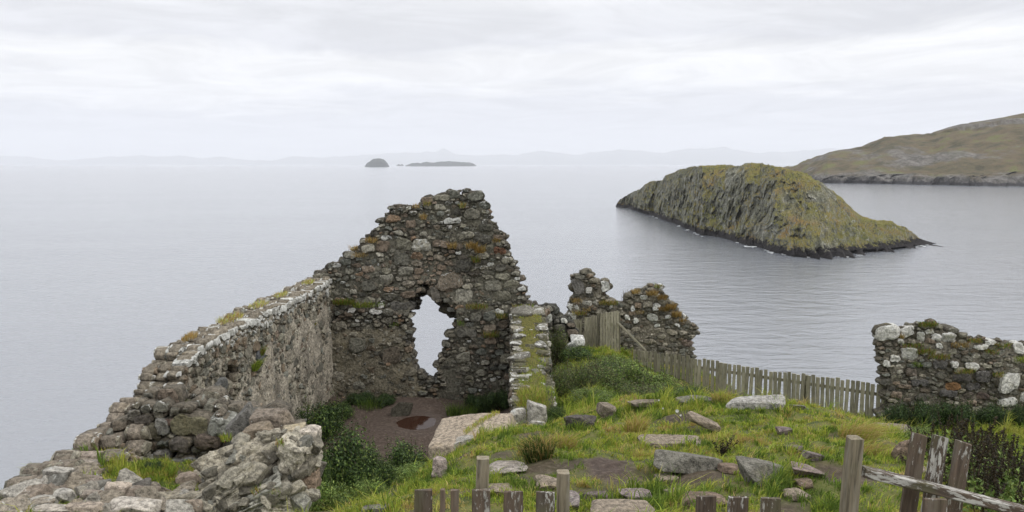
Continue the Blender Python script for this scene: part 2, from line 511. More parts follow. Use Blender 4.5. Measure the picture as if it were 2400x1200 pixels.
def isl_disp(P, px, t):
    z = P[:, 2].copy()
    cliff = smooth(1990, 1840, px) * 0.72 + 0.28
    zz = np.clip(z / 3.0, 0, 1)
    fade = np.clip(1.02 - t, 0, 1) ** 0.5 * (t <= 1) + (t > 1) * 0.3
    but = fbm(P * np.array([0.055, 0.03, 0.03]), 3, 71)                                          # buttresses and gullies
    Q = np.stack([P[:, 0] * 0.24 - z * 0.11, P[:, 1] * 0.10, z * 0.085 + P[:, 0] * 0.02], 1)     # leaning, broken columns
    rid = 1 - 2 * np.abs(fbm(Q, 4, 73, 0.55))
    led = fbm(np.stack([P[:, 0] * 0.05, P[:, 1] * 0.05, z * 0.33 + P[:, 0] * 0.05], 1), 3, 75)   # ledges
    blk = fbm(P * np.array([0.42, 0.3, 0.36]), 4, 79, 0.62)
    d = (-but * 14.0 - rid * 4.2 + 2.6 + led * 2.2 + blk * 3.6) * cliff * fade
    P[:, 1] += d * 0.9 * zz
    P[:, 0] += d * 0.30 * zz
    P[:, 2] += (blk * 1.5 + 1.5 * fbm(P * 0.55, 4, 85, 0.62)) * zz * np.clip(1.0 - 0.45 * (np.abs(t - 1) < 0.2), 0, 1)
    cv = np.exp(-((px - 1800) / 20.0) ** 2 - ((z - 6.5) / 3.4) ** 2)       # the sea cave below the middle of the cliff
    P[:, 1] += cv * 26 * (t < 1)
    sk = smooth(0.10, 0.0, t) * np.clip(fbm(np.stack([px * 0.06, z * 0, z * 0], 1), 4, 91), -0.2, 1)
    P[:, 2] += np.clip(sk, 0, 1) * 3.0 * zz
    P[:, 1] -= sk * 24                                                     # skerries along the foot
    return P


isl_bare = lambda P, px: np.clip(0.85 * smooth(0.02, 0.3, fbm(P * np.array([0.05, 0.04, 0.06]), 4, 95)) * (px > 1700) * (px < 1960), 0, 1)
isl = land('island', near, ridge, lambda a: np.interp(a, [1443, 1480, 1560, 1700, 1800, 1900, 2000, 2100, 2184], [3, 14, 40, 60, 66, 60, 46, 30, 3]),
           lambda a: np.interp(a, [1443, 1520, 1800, 1900, 2000, 2184], [1.6, 2.5, 2.7, 1.9, 1.35, 1.5]), 1443, 2184, 760, 150, 14, isl_disp, m_isl, bare=isl_bare)
rs = np.random.RandomState(8)
FV, FF = [], []
for a in np.arange(1460, 2170, 1.6):                      # broken foam where the swell meets the rock
    if fbm(np.array([[a * 0.05, 0.2, 0.7]]), 3, 97)[0] < 0.12 or rs.uniform() < 0.55:
        continue
    p = at_z(a + rs.normal(0, 2), float(interp(near, a)) + rs.uniform(-1.5, 3.5), 0.0)
    l_, b_ = rs.uniform(0.4, 1.8), rs.uniform(0.2, 0.8)
    i0 = len(FV)
    for q in range(8):
        g_ = q * math.pi / 4
        r_ = rs.uniform(0.6, 1.2)
        FV.append((p[0] + l_ * r_ * math.cos(g_), p[1] + b_ * 2.5 * r_ * math.sin(g_), 0.10))
    FF.append([i0 + q for q in range(8)])
m_foam, k = new_mat('sea_foam')
finish(k, (0.62, 0.64, 0.65), 0.9)
tag(mesh_obj('foam', np.array(FV), [np.array(FF)], m_foam), 'broken white foam along the foot of the island', 'foam', kind='stuff')
tag(isl, 'steep rocky island with ochre heath standing in the near sea', 'island', kind='structure')

m_head = rock_land_mat('headland_moor',
                       [(0.36, (0.045, 0.040, 0.022)), (0.45, (0.092, 0.074, 0.042)), (0.54, (0.122, 0.088, 0.054)), (0.62, (0.120, 0.120, 0.042))],
                       [(0.36, (0.040, 0.038, 0.036)), (0.48, (0.10, 0.094, 0.087)), (0.64, (0.24, 0.228, 0.215))],
                       (0.050, 0.047, 0.050), 5.5, 2.5, 0.022)
near = [(1830, 424), (1880, 426), (1940, 430), (2050, 431), (2150, 433), (2260, 435), (2400, 437), (2600, 439), (2800, 439)]
ridge = [(1830, 399), (1858, 392), (1876, 389), (1895, 379), (1930, 365), (1975, 350), (2035, 338), (2060, 326), (2110, 317), (2150, 314), (2190, 312), (2215, 300), (2250, 290), (2285, 289), (2345, 275), (2400, 267), (2600, 240), (2800, 235)]


def head_disp(P, px, t):
    z = P[:, 2]
    q = np.clip(z / 20, 0, 1)
    P[:, 2] += q * (fbm(P * 0.006, 5, 101) * 13 - np.abs(fbm(P * np.array([0.011, 0.006, 0.01]), 4, 104)) * 12 + fbm(P * 0.045, 4, 107) * 3.0) * np.where(np.abs(t - 1) < 0.12, 0.3, 1.0) * (0.35 + t.clip(0, 1))
    f = smooth(0.2, 0.0, t)
    P[:, 1] -= f * fbm(P * 0.02, 5, 111, 0.6) * 70
    P[:, 2] = np.maximum(P[:, 2], -3)
    P[:, 2] += smooth(0.0, 0.02, t) * smooth(0.14, 0.06, t) * 7 * (1 + fbm(P * 0.03, 3, 112))
    return P


head_bare = lambda P, px: np.clip(0.95 * smooth(20, 9, P[:, 2] + 16 * fbm(P * 0.012, 4, 117)) + 0.8 * smooth(0.16, 0.36, fbm(P * np.array([0.012, 0.006, 0.035]), 5, 114) + 0.10 * smooth(2150, 2380, px)), 0, 1)
hd = land('headland', near, ridge, lambda a: np.interp(a, [1830, 2000, 2400, 2800], [120, 330, 520, 600]), lambda a: 1.5, 1830, 2800, 420, 110, 10, head_disp, m_head, bare=head_bare)
tag(hd, 'long brown moorland headland rising beyond the island', 'headland', kind='structure')

m_islet = rock_land_mat('islet_rock', [(0.3, (0.030, 0.036, 0.036)), (0.7, (0.055, 0.060, 0.055))], [(0.3, (0.02, 0.022, 0.026)), (0.7, (0.06, 0.064, 0.068))],
                        (0.03, 0.03, 0.03), 4.0, 1.0, 0.01)


def islet_disp(P, px, t):
    P[:, 2] += np.clip(P[:, 2] / 40, 0, 1) * fbm(P * 0.02, 4, 121, 0.6) * 14
    P[:, 2] = np.where((t == 0) | (t == 2), -5, P[:, 2])
    return P


for nm, nr, rg, a, b, lb in (
        ('islet', [(855, 391.4), (913, 391.4)], [(855, 391), (858, 386), (863, 381), (869, 376.5), (874, 372.5), (884, 370.2), (893, 371.5), (897, 373), (904, 377), (908, 382), (911, 388), (913, 391)], 855, 913,
         'steep domed islet on the far horizon'),
        ('islet', [(950, 389.8), (1116, 389.4)], [(950, 388), (965, 383), (980, 381.5), (986, 382.5), (992, 379.5), (1005, 380), (1018, 381.2), (1025, 379.5), (1050, 377.8), (1070, 379), (1090, 380), (1108, 382), (1116, 387.6)], 950, 1116,
         'long low islet on the far horizon'),
        ('islet', [(930, 389), (947, 389)], [(930, 388), (934, 384.5), (938, 386.6), (942, 384.6), (947, 388)], 930, 947, 'tiny rocky islets between two far islets')):
    o = land(nm, nr, rg, lambda q: 160, lambda q: 1.6, a, b, 60, 16, 8, islet_disp, m_islet)
    tag(o, lb, 'islet', 'islets on the horizon', kind='structure')

m_far, k = new_mat('far_hill_moor')
pos = k.n('ShaderNodeNewGeometry').outputs['Position']
finish(k, k.ramp(k.noise(pos, 0.0008, 4), [(0.3, (0.035, 0.045, 0.04)), (0.7, (0.07, 0.08, 0.06))]), 1.0)


def hill_range(ridge, D, px0, px1, label, seed):
    px = np.linspace(px0, px1, 260)
    py = interp(ridge, px)
    R = np.array([at(a, b, D) for a, b in zip(px, py)])
    R[:, 2] = np.maximum(R[:, 2] + 80 * fbm(np.stack([px * 0.06, px * 0, px * 0], 1), 4, seed), 2)
    rows = []
    for t in np.linspace(-1, 1, 21):
        q = R.copy()
        q[:, 1] += t * 6000
        q[:, 2] = R[:, 2] * (1 - abs(t) ** 1.3) - 3
        rows.append(q)
    P = np.stack(rows, 1)
    sh = P.shape[:2]
    P = P.reshape(-1, 3)
    P[:, 2] += np.clip(P[:, 2] / 300, 0, 1) * fbm(P * 0.0006, 4, seed + 3) * 70
    tag(mesh_obj('hills', P, [grid_faces(*sh)], m_far), label, 'hills', kind='structure')


hill_range([(-500, 372), (-100, 362), (20, 365), (70, 368), (110, 375), (180, 373), (260, 368), (330, 364), (380, 366), (420, 364), (460, 368), (480, 372), (520, 368), (545, 372), (600, 377), (640, 376), (690, 365), (740, 369), (800, 366), (850, 362),
            (900, 361), (945, 358), (1000, 357), (1020, 356), (1034, 350), (1040, 348), (1052, 354), (1068, 362), (1100, 364), (1150, 366), (1180, 362), (1210, 363)], 62000, -500, 1212,
           'faint line of far hills across the sea on the left', 131)
hill_range([(1150, 380), (1200, 372), (1225, 360), (1250, 355), (1270, 353), (1300, 359), (1330, 362), (1360, 362), (1390, 357), (1420, 353), (1450, 350), (1490, 352), (1520, 356), (1560, 358), (1580, 352), (1610, 349), (1660, 348), (1690, 345),
            (1710, 347), (1740, 355), (1780, 360), (1810, 357), (1850, 358), (1900, 350), (1950, 349), (2050, 352), (2300, 350), (2500, 362)], 60000, 1150, 2500,
           'faint line of far hills across the sea behind the island', 141)

# ---------------------------------------------------------------- haze: one closed box of thin sea air
hz = bpy.data.materials.new('sea_haze')
hz.use_nodes = True
k = NT(hz.node_tree)
vol = k.n('ShaderNodeVolumePrincipled', {'Color': (0.875, 0.895, 0.945), 'Density': 3.7e-5, 'Anisotropy': 0.0})
k.t.links.new(vol.outputs[0], k.n('ShaderNodeOutputMaterial').inputs['Volume'])
X, Y0, Y1, Z0, Z1 = 80000, -80000, 80000, -7.0, 2200.0
hv = np.array([(x, y, z) for x in (-X, X) for y in (Y0, Y1) for z in (Z0, Z1)], float)
hf = np.array([(0, 1, 3, 2), (4, 6, 7, 5), (0, 4, 5, 1), (2, 3, 7, 6), (0, 2, 6, 4), (1, 5, 7, 3)])
tag(mesh_obj('haze', hv, [hf], hz, flat=True), 'thin pale sea haze that fades the far hills and horizon', 'haze', kind='stuff')
# ---------------------------------------------------------------- masonry
def stone_mat(name, speck=1.0, mossy=0.0):
    m, k = new_mat(name)
    g = k.n('ShaderNodeNewGeometry')
    pos = g.outputs['Position']
    nz = k.n('ShaderNodeSeparateXYZ', {0: g.outputs['Normal']}).outputs[2]
    a = k.noise(pos, 4.0, 5, 0.6)
    b = k.noise(pos, 17, 5, 0.68)
    c = k.noise(pos, 75, 3, 0.6)
    base = k.attr('Col').outputs['Color']
    v = k.math('ADD', k.remap(b, 0.28, 0.72, 0.5, 1.75), k.remap(c, 0.3, 0.7, -0.30 * speck, 0.30 * speck))
    col = k.mix(1.0, base, k.n('ShaderNodeCombineXYZ', {0: v, 1: v, 2: v}).outputs[0], 'MULTIPLY')
    col = k.mix(k.remap(a, 0.55, 0.75, 0, 0.45), col, k.mix(1.0, col, (1.06, 1.0, 0.82), 'MULTIPLY'))
    # moss and algae
    mo = k.math('ADD', k.math('ADD', k.attr('moss').outputs['Fac'], a), k.math('MULTIPLY', nz, 0.22))
    mo = k.math('ADD', mo, k.math('MULTIPLY', b, 0.4))
    col = k.mix(k.remap(mo, 1.02 - mossy, 1.22 - mossy, 0, 0.85), col, k.ramp(b, [(0.35, (0.045, 0.048, 0.012)), (0.65, (0.14, 0.125, 0.03))]))
    # crusts of pale lichen: blotches with a hard edge
    lb = k.noise(k.vmath('ADD', pos, (3.1, 9.7, 5.5)), 9.0, 6, 0.66, 0.4)
    li = k.math('ADD', k.math('ADD', lb, k.attr('lic').outputs['Fac']), k.math('MULTIPLY', k.math('MAXIMUM', nz, 0.0), 0.16))
    lm = k.remap(li, 0.83, 0.90, 0, 0.92)
    lcol = k.ramp(b, [(0.28, (0.13, 0.13, 0.115)), (0.42, (0.40, 0.40, 0.375)), (0.62, (0.62, 0.62, 0.59))])
    col = k.mix(lm, col, lcol)
    # small pale specks
    sp_ = k.noise(k.vmath('ADD', pos, (21.0, 4.0, 2.5)), 26, 3, 0.6)
    col = k.mix(k.remap(k.math('ADD', sp_, k.math('MULTIPLY', k.attr('lic').outputs['Fac'], 0.35)), 0.69, 0.73, 0, 0.8), col, (0.46, 0.46, 0.43))
    # a few spots of orange lichen
    ob = k.noise(k.vmath('ADD', pos, (13.0, 1.7, 8.5)), 2.6, 4, 0.6)
    col = k.mix(k.remap(ob, 0.70, 0.78, 0, 0.6), col, (0.22, 0.105, 0.018))
    hh = k.math('ADD', k.math('ADD', b, k.math('MULTIPLY', c, 0.45)), k.math('MULTIPLY', lm, 0.12))
    finish(k, col, 0.93, hh, 1.0, 0.035, 0.25)
    return m


M_STONE = stone_mat('lichened_rubble_stone')
M_MORTAR = stone_mat('old_lime_mortar', 1.4)

M_ANG = 22
_ang = np.linspace(0, 2 * np.pi, M_ANG + 1)[:-1]
_cs = np.stack([np.cos(_ang), np.sin(_ang)], 1)
RINGS = [(0.52, 1), (0.84, 1), (0.965, 1), (1.0, 0.62), (1.0, -0.62), (0.95, -1), (0.75, -1)]


def _stone_faces():
    q, t = [], []
    R, m = len(RINGS), M_ANG
    for a in range(R - 1):
        for i in range(m):
            j = (i + 1) % m
            q.append((a * m + i, (a + 1) * m + i, (a + 1) * m + j, a * m + j))
    for i in range(m):
        t.append((R * m, i, (i + 1) % m))
        t.append((R * m + 1, (R - 1) * m + (i + 1) % m, (R - 1) * m + i))
    return np.array(q), np.array(t)


SQ, ST = _stone_faces()


def pack(rng, u0, u1, v0, v1, radii, aniso, special=(), keep=None, course=True):
    """big stones first, small ones into the gaps; coordinates in the squeezed metric (u / aniso)"""
    P = [(s[0] / aniso, s[1], s[2]) for s in special]
    arr = np.zeros((20000, 3))
    n = len(P)
    if n:
        arr[:n] = P
    for rad, tries in radii:
        for _ in range(tries):
            x, y = rng.uniform(u0, u1) / aniso, rng.uniform(v0, v1)
            ch = 1.85 * rad                                # stones lie roughly in courses
            if course:
                y = (round(y / ch) + rng.gauss(0, 0.16)) * ch + 0.05 * math.sin(x * 1.3)
            if keep is not None and not keep(x * aniso, y):
                continue
            rr = rad * rng.uniform(0.82, 1.15)
            d = np.hypot(arr[:n, 0] - x, arr[:n, 1] - y)
            if n and (d < (arr[:n, 2] + rr) * 0.93).any():
                continue
            arr[n] = (x, y, rr)
            n += 1
    return arr[:n]


def cell(arr, i):
    x, y, r = arr[i]
    s = r * 2.6
    poly = [(-s, -s), (s, -s), (s, s), (-s, s)]
    dx, dy = arr[:, 0] - x, arr[:, 1] - y
    dd = np.hypot(dx, dy)
    nb = np.nonzero((dd < r * 3.2 + arr[:, 2] * 2) & (dd > 1e-6))[0]
    nb = nb[np.argsort(dd[nb])][:28]
    for j in nb:
        d = dd[j]
        m = (d * d + r * r - arr[j, 2] ** 2) / (2 * d)      # power-diagram line
        nx, ny = dx[j] / d, dy[j] / d
        out = []
        L = len(poly)
        for a in range(L):
            p, q = poly[a], poly[(a + 1) % L]
            sp, sq = p[0] * nx + p[1] * ny - m, q[0] * nx + q[1] * ny - m
            if sp <= 0:
                out.append(p)
            if (sp < 0 < sq) or (sq < 0 < sp):
                t = sp / (sp - sq)
                out.append((p[0] + (q[0] - p[0]) * t, p[1] + (q[1] - p[1]) * t))
        poly = out
        if len(poly) < 3:
            return None
    return np.array(poly)


def masonry(acc, mort, seed, O, U, Wn, sil, layers, radii, aniso=1.6, hole=None, special=(), colf=None, licf=None, mossf=None, wf=None,
            gap=0.014, bulge=0.05, recess=0.07, mcol=(0.10, 0.09, 0.075), rough=0.035, stepf=None, course=True):
    """sil: outline in (u, z); layers: list of (w_front, w_back); W points to the seen side; positions are world"""
    rng = random.Random(seed)
    O, U, Wn = np.array(O, float), np.array(U, float), np.array(Wn, float)
    sil = np.asarray(sil, float)
    u0, v0 = sil.min(0) - 0.3
    u1, v1 = sil.max(0) + 0.3
    for li_, (wf_, wb_) in enumerate(layers):
        s_ = sil
        sp = special if li_ == 0 else ()
        keep = lambda a, b: (in_poly(a, b, s_) if True else True)
        arr = pack(rng, u0, u1, v0, v1, radii, aniso, sp, None, course)
        cells = []
        inside = in_poly(arr[:, 0] * aniso, arr[:, 1], s_)
        if hole is not None:
            inside &= poly_dist(arr[:, 0] * aniso, arr[:, 1] + 0.24 * li_, hole) > 0.028 + 0.05 * li_
        if stepf is not None:
            inside &= stepf(arr[:, 0] * aniso, arr[:, 1], li_)
        for i in range(len(arr)):
            if not (inside[i] or i < len(sp)):
                continue
            pc = cell(arr, i)
            if pc is None:
                continue
            pc = pc * np.array([aniso, 1.0])
            x, y, r = arr[i, 0] * aniso, arr[i, 1], arr[i, 2]
            # radial outline, rounded
            g = pc.mean(0)
            q = pc - g
            nrm = np.roll(q, -1, 0) - q
            nrm = np.stack([nrm[:, 1], -nrm[:, 0]], 1)
            ln = np.hypot(nrm[:, 0], nrm[:, 1]) + 1e-9
            nrm /= ln[:, None]
            off = (nrm * q).sum(1)
            dn = _cs @ nrm.T
            rad = np.where(dn > 1e-3, off[None, :] / np.maximum(dn, 1e-3), 1e9).min(1)
            rad = np.minimum(rad, r * aniso * 1.7)
            isp = i < len(sp)
            rad0 = rad
            th0 = rng.gauss(0, 0.10 if isp else 0.16)
            ca, sa = np.abs(np.cos(_ang - th0)), np.abs(np.sin(_ang - th0))
            if isp and len(sp[i]) > 5:
                hx, hy = sp[i][5] * rng.uniform(0.97, 1.05), sp[i][6] * rng.uniform(0.97, 1.05)
                pn_ = rng.choice((3.2, 4.5, 7.0))
            else:
                hx, hy = r * aniso * rng.uniform(0.92, 1.15), r * rng.uniform(0.92, 1.18)
                pn_ = 9.0
            rect = ((ca / hx) ** pn_ + (sa / hy) ** pn_) ** (-1 / pn_)
            rect = rect * (1 + 0.10 * np.sin(_ang * 2 + rng.uniform(0, 6)) + 0.05 * np.sin(_ang * 3 + rng.uniform(0, 6)))
            if isp and len(sp[i]) > 5:
                rad, g = rect, np.zeros(2)
            else:
                rad = np.minimum(rad, rect)
            rad = 0.84 * rad + 0.08 * (np.roll(rad, 1) + np.roll(rad, -1))
            rm = rad.mean()
            rad2 = np.maximum(rad - gap * rng.uniform(0.4, 1.5), rad * 0.6)
            wo = (wf(x, y) if wf else 0.0) + rng.gauss(0, 0.022) + (0.022 if isp else 0)
            front, back = wf_ + (wo if li_ == 0 else 0), wb_ - rng.uniform(0, .04)
            bl = bulge * min(1.3, rm / 0.12) * rng.uniform(0.15, 0.7)
            tx, ty = rng.gauss(0, 0.13), rng.gauss(0, 0.13)
            flat = rng.uniform(4, 12)
            mid, half = (front + back) / 2, (front - back) / 2
            pts = []
            for s, sd_ in RINGS:
                e = _cs * (rad2 * s)[:, None]
                if abs(sd_) == 1:
                    w_ = (front if sd_ > 0 else back) + sd_ * bl * (1 - s ** flat) - sd_ * bl * 0.6
                    w_ = w_ + (e[:, 0] * tx + e[:, 1] * ty if sd_ > 0 else 0)
                else:
                    w_ = np.full(M_ANG, mid + sd_ * half * 1.25 * (0.72))
                    if sd_ > 0:
                        w_ = w_ + e[:, 0] * tx + e[:, 1] * ty
                pts.append(np.c_[e, w_ * np.ones(M_ANG)])
            pts.append([[0, 0, front + bl * 0.4]])
            pts.append([[0, 0, back - bl * 0.4]])
            L = np.vstack(pts)
            L[:, 0] += x + g[0]
            L[:, 1] += y + g[1]
            cells.append(L)
            c = np.array(colf(x, y, rng)) if colf else np.array((0.1, 0.1, 0.09))
            lic = licf(x, y, rng) if licf else 0.0
            mo = mossf(x, y, rng) if mossf else 0.0
            if i < len(sp) and len(special[i]) > 3:
                if special[i][3] is not None:
                    c = np.array(special[i][3])
                if len(special[i]) > 4 and special[i][4] is not None:
                    lic = special[i][4] + rng.uniform(-0.03, 0.03)
            acc.add(L, [SQ, ST], Col=c, lic=np.float32(lic), moss=np.float32(mo))
            if mort is not None:
                mr = rad0 * 0.985
                e = _cs * mr[:, None]
                fr = front - recess * rng.uniform(0.7, 1.3) if li_ == 0 else wf_ - 0.03
                bk = wb_ + 0.03
                mv = np.vstack([np.c_[e, np.full(M_ANG, fr)], np.c_[e, np.full(M_ANG, bk)], [[0, 0, fr]], [[0, 0, bk]]])
                mv[:, 0] += x + g[0]
                mv[:, 1] += y + g[1]
                ii = np.arange(M_ANG)
                jj = (ii + 1) % M_ANG
                mort.add(mv, [np.stack([ii, ii + M_ANG, jj + M_ANG, jj], 1),
                              np.vstack([np.stack([np.full(M_ANG, 2 * M_ANG), ii, jj], 1), np.stack([np.full(M_ANG, 2 * M_ANG + 1), jj + M_ANG, ii + M_ANG], 1)])],
                         Col=np.array(mcol) * rng.uniform(0.75, 1.2), lic=np.float32(-0.1), moss=np.float32(mo))
    # to world, with rough surfaces
    for a_, am in ((acc, rough), (mort, 0.02)):
        if a_ is None:
            continue
        for q in range(getattr(a_, 'done', 0), len(a_.V)):
            pass
        st = getattr(a_, 'done', 0)
        if st >= len(a_.V):
            continue
        L = np.concatenate(a_.V[st:])
        Wd = O + L[:, :1] * U + L[:, 2:3] * Wn
        Wd[:, 2] = L[:, 1]
        for ax in range(3):
            Wd[:, ax] += am * fbm(Wd * 6.5 + 31 * ax, 3, seed + 50 + ax, 0.65) + am * 0.45 * fbm(Wd * 19 + 11 * ax, 2, seed + 60 + ax)
        a_.V = a_.V[:st] + [Wd]
        a_.done = len(a_.V)


def sheet(seed, O, U, Wn, sil, wfun, step=0.035, hole=None, shrink=0.06):
    """a skin of mortar or plaster following the wall face"""
    O, U, Wn = np.array(O, float), np.array(U, float), np.array(Wn, float)
    sil = np.asarray(sil, float)
    u = np.arange(sil[:, 0].min(), sil[:, 0].max(), step)
    v = np.arange(sil[:, 1].min(), sil[:, 1].max(), step)
    Um, Vm = np.meshgrid(u, v, indexing='ij')
    ok = poly_dist(Um, Vm, sil) < -shrink
    if hole is not None:
        ok &= poly_dist(Um, Vm, hole) > shrink
    Wm = wfun(Um, Vm)
    f = grid_faces(*Um.shape)
    f = f[ok.ravel()[f].all(1)]
    P = O + Um.ravel()[:, None] * U + Wm.ravel()[:, None] * Wn
    P[:, 2] = Vm.ravel()
    used = np.unique(f)
    mp = np.full(len(P), -1)
    mp[used] = np.arange(len(used))
    return P[used], mp[f], Um.ravel()[used], Vm.ravel()[used]


def joint_sheet(parent, seed, d, sil_, wfn=None, col=(0.115, 0.104, 0.082), hole=None):
    """old mortar lying nearly flush between the face stones"""
    p_, f_, u_, v_ = sheet(seed, (0, d, 0), (1, 0, 0), (0, -1, 0), sil_, lambda Um, Vm: -0.034 + 0.038 * fbm2(Um * 2.1, Vm * 2.1, 4, seed) + 0.014 * fbm2(Um * 9, Vm * 9, 2, seed + 4) + (wfn(Um, Vm) if wfn else 0), 0.035, hole, 0.09)
    c_ = np.array([col]) * (1 + 0.45 * fbm2(u_ * 3, v_ * 3, 4, seed + 7))[:, None]
    mesh_obj('joints', p_, [f_], M_MORTAR, parent, {'Col': c_, 'lic': np.full(len(p_), -0.05), 'moss': np.full(len(p_), -0.12)})


def rel(poly, d):
    """photograph outline -> (X, Z) on the plane at distance d"""
    return np.array([at(a, b, d)[[0, 2]] for a, b in poly])


def px_special(lst, d, aniso):
    """(px, py, width, height, colour, lichen) -> special stones"""
    out = []
    for q in lst:
        p = at(q[0], q[1], d)
        s = d / F
        r = (q[2] * s / 2 / aniso + q[3] * s / 2) / 2
        out.append((p[0], p[2], r * 1.02, q[4] if len(q) > 4 else None, q[5] if len(q) > 5 else None, q[2] * s / 2, q[3] * s / 2))
    return out


def pick(rng, pal):
    c = np.array(pal[rng.randrange(len(pal))])
    return c * rng.uniform(0.75, 1.25)


DARK = [(0.128, 0.122, 0.098), (0.098, 0.094, 0.077), (0.160, 0.152, 0.118), (0.124, 0.104, 0.080), (0.205, 0.193, 0.154), (0.112, 0.115, 0.099), (0.148, 0.118, 0.090), (0.245, 0.233, 0.193), (0.080, 0.076, 0.064)]
WARM = [(0.165, 0.150, 0.115), (0.142, 0.132, 0.104), (0.205, 0.187, 0.147), (0.110, 0.105, 0.086), (0.162, 0.128, 0.092), (0.255, 0.235, 0.188), (0.150, 0.149, 0.126), (0.092, 0.087, 0.071)]
RAD = [(0.125, 60), (0.095, 200), (0.072, 700), (0.055, 1800), (0.041, 3800), (0.030, 5200)]

# ---- tufts of grass growing on the walls
m_blade, k = new_mat('grass_blades')
bc = k.attr('Col').outputs['Color']
d1 = k.n('ShaderNodeBsdfPrincipled', {'Base Color': bc, 'Roughness': 0.75, 'Specular IOR Level': 0.25})
tr = k.n('ShaderNodeBsdfTranslucent', {0: bc})
k.t.links.new(k.n('ShaderNodeMixShader', {0: 0.38, 1: d1.outputs[0], 2: tr.outputs[0]}).outputs[0], k.n('ShaderNodeOutputMaterial').inputs[0])
M_BLADE = m_blade

STRAW = [(0.42, 0.31, 0.12), (0.36, 0.25, 0.085), (0.48, 0.38, 0.17)]
RUST = [(0.27, 0.155, 0.045), (0.33, 0.20, 0.058), (0.21, 0.165, 0.04)]
GREEN = [(0.155, 0.240, 0.034), (0.195, 0.285, 0.040), (0.115, 0.185, 0.030)]
LIME = [(0.34, 0.40, 0.055), (0.39, 0.40, 0.068), (0.28, 0.36, 0.048)]
DEEP = [(0.055, 0.095, 0.020), (0.08, 0.13, 0.026), (0.042, 0.070, 0.017)]


def blades(rs, base, height, lean, width, colors, up=None, bend=0.5):
    """base (n,3); height, width arrays; lean (n,3) sideways direction; returns verts, faces, colours"""
    n = len(base)
    up = np.array([0, 0, 1.0]) if up is None else up
    h = height[:, None]
    mid = base + up * h * 0.55 + lean * h * 0.22
    tip = base + up * h * (1.0 - 0.25 * bend) + lean * h * (0.55 + bend * 0.35)
    ang = rs.uniform(0, np.pi, n)
    side = np.stack([np.cos(ang), np.sin(ang), np.zeros(n)], 1) * (width / 2)[:, None]
    V = np.stack([base - side, base + side, mid + side * 0.75, mid - side * 0.75, tip], 1).reshape(-1, 3)
    i = np.arange(n) * 5
    q = np.stack([i, i + 1, i + 2, i + 3], 1)
    t = np.stack([i + 3, i + 2, i + 4], 1)
    dk = np.tile(np.array([0.8, 0.8, 1.0, 1.0, 1.1]), n)[:, None]
    return V, [q, t], np.repeat(colors, 5, 0)


def pick_cols(rs, n, pals, weights=None):
    p = np.array([c for q in pals for c in q])
    wt = None
    if weights is not None:
        wt = np.concatenate([np.full(len(q), a / len(q)) for q, a in zip(pals, weights)])
        wt /= wt.sum()
    return p[rs.choice(len(p), n, p=wt)] * rs.uniform(0.7, 1.3, n)[:, None]


def tuft(rs, acc, c, rx, ry, n, h, pals, weights=None, droop=(0, 0, 0), wd=0.007, rz=0.02, spread=0.5):
    """blades springing from an ellipse round c"""
    a = rs.uniform(0, 2 * np.pi, n)
    q = np.sqrt(rs.uniform(0, 1, n))
    base = np.array(c) + np.stack([rx * q * np.cos(a), ry * q * np.sin(a), rs.uniform(-rz, rz, n)], 1)
    lean = np.stack([np.cos(a) * q, np.sin(a) * q, np.zeros(n)], 1) * spread + rs.normal(0, 0.35, (n, 3)) * np.array([1, 1, 0.4]) + np.array(droop)
    hh = h * rs.uniform(0.5, 1.25, n)
    V, f, cl_ = blades(rs, base, hh, lean, wd * rs.uniform(0.6, 1.4, n), pick_cols(rs, n, pals, weights))
    acc.add(V, f, Col=cl_)


def wall_tufts(parent, lst, dfun, seed):
    """lst: (px, py, half width px, half height px, number, height m, palette, weights, droop) each a child grass_tuft"""
    rs = np.random.RandomState(seed)
    for (px, py, hw, n, h, pals, wts) in lst:
        d = dfun(px, py)
        c = at(px, py, d)
        a = Acc()
        tuft(rs, a, c, hw * d / F, 0.10, n, h, pals, wts, droop=(0, -0.55, -0.35), wd=0.008, rz=0.05)
        a.build('grass_tuft', M_BLADE, parent)


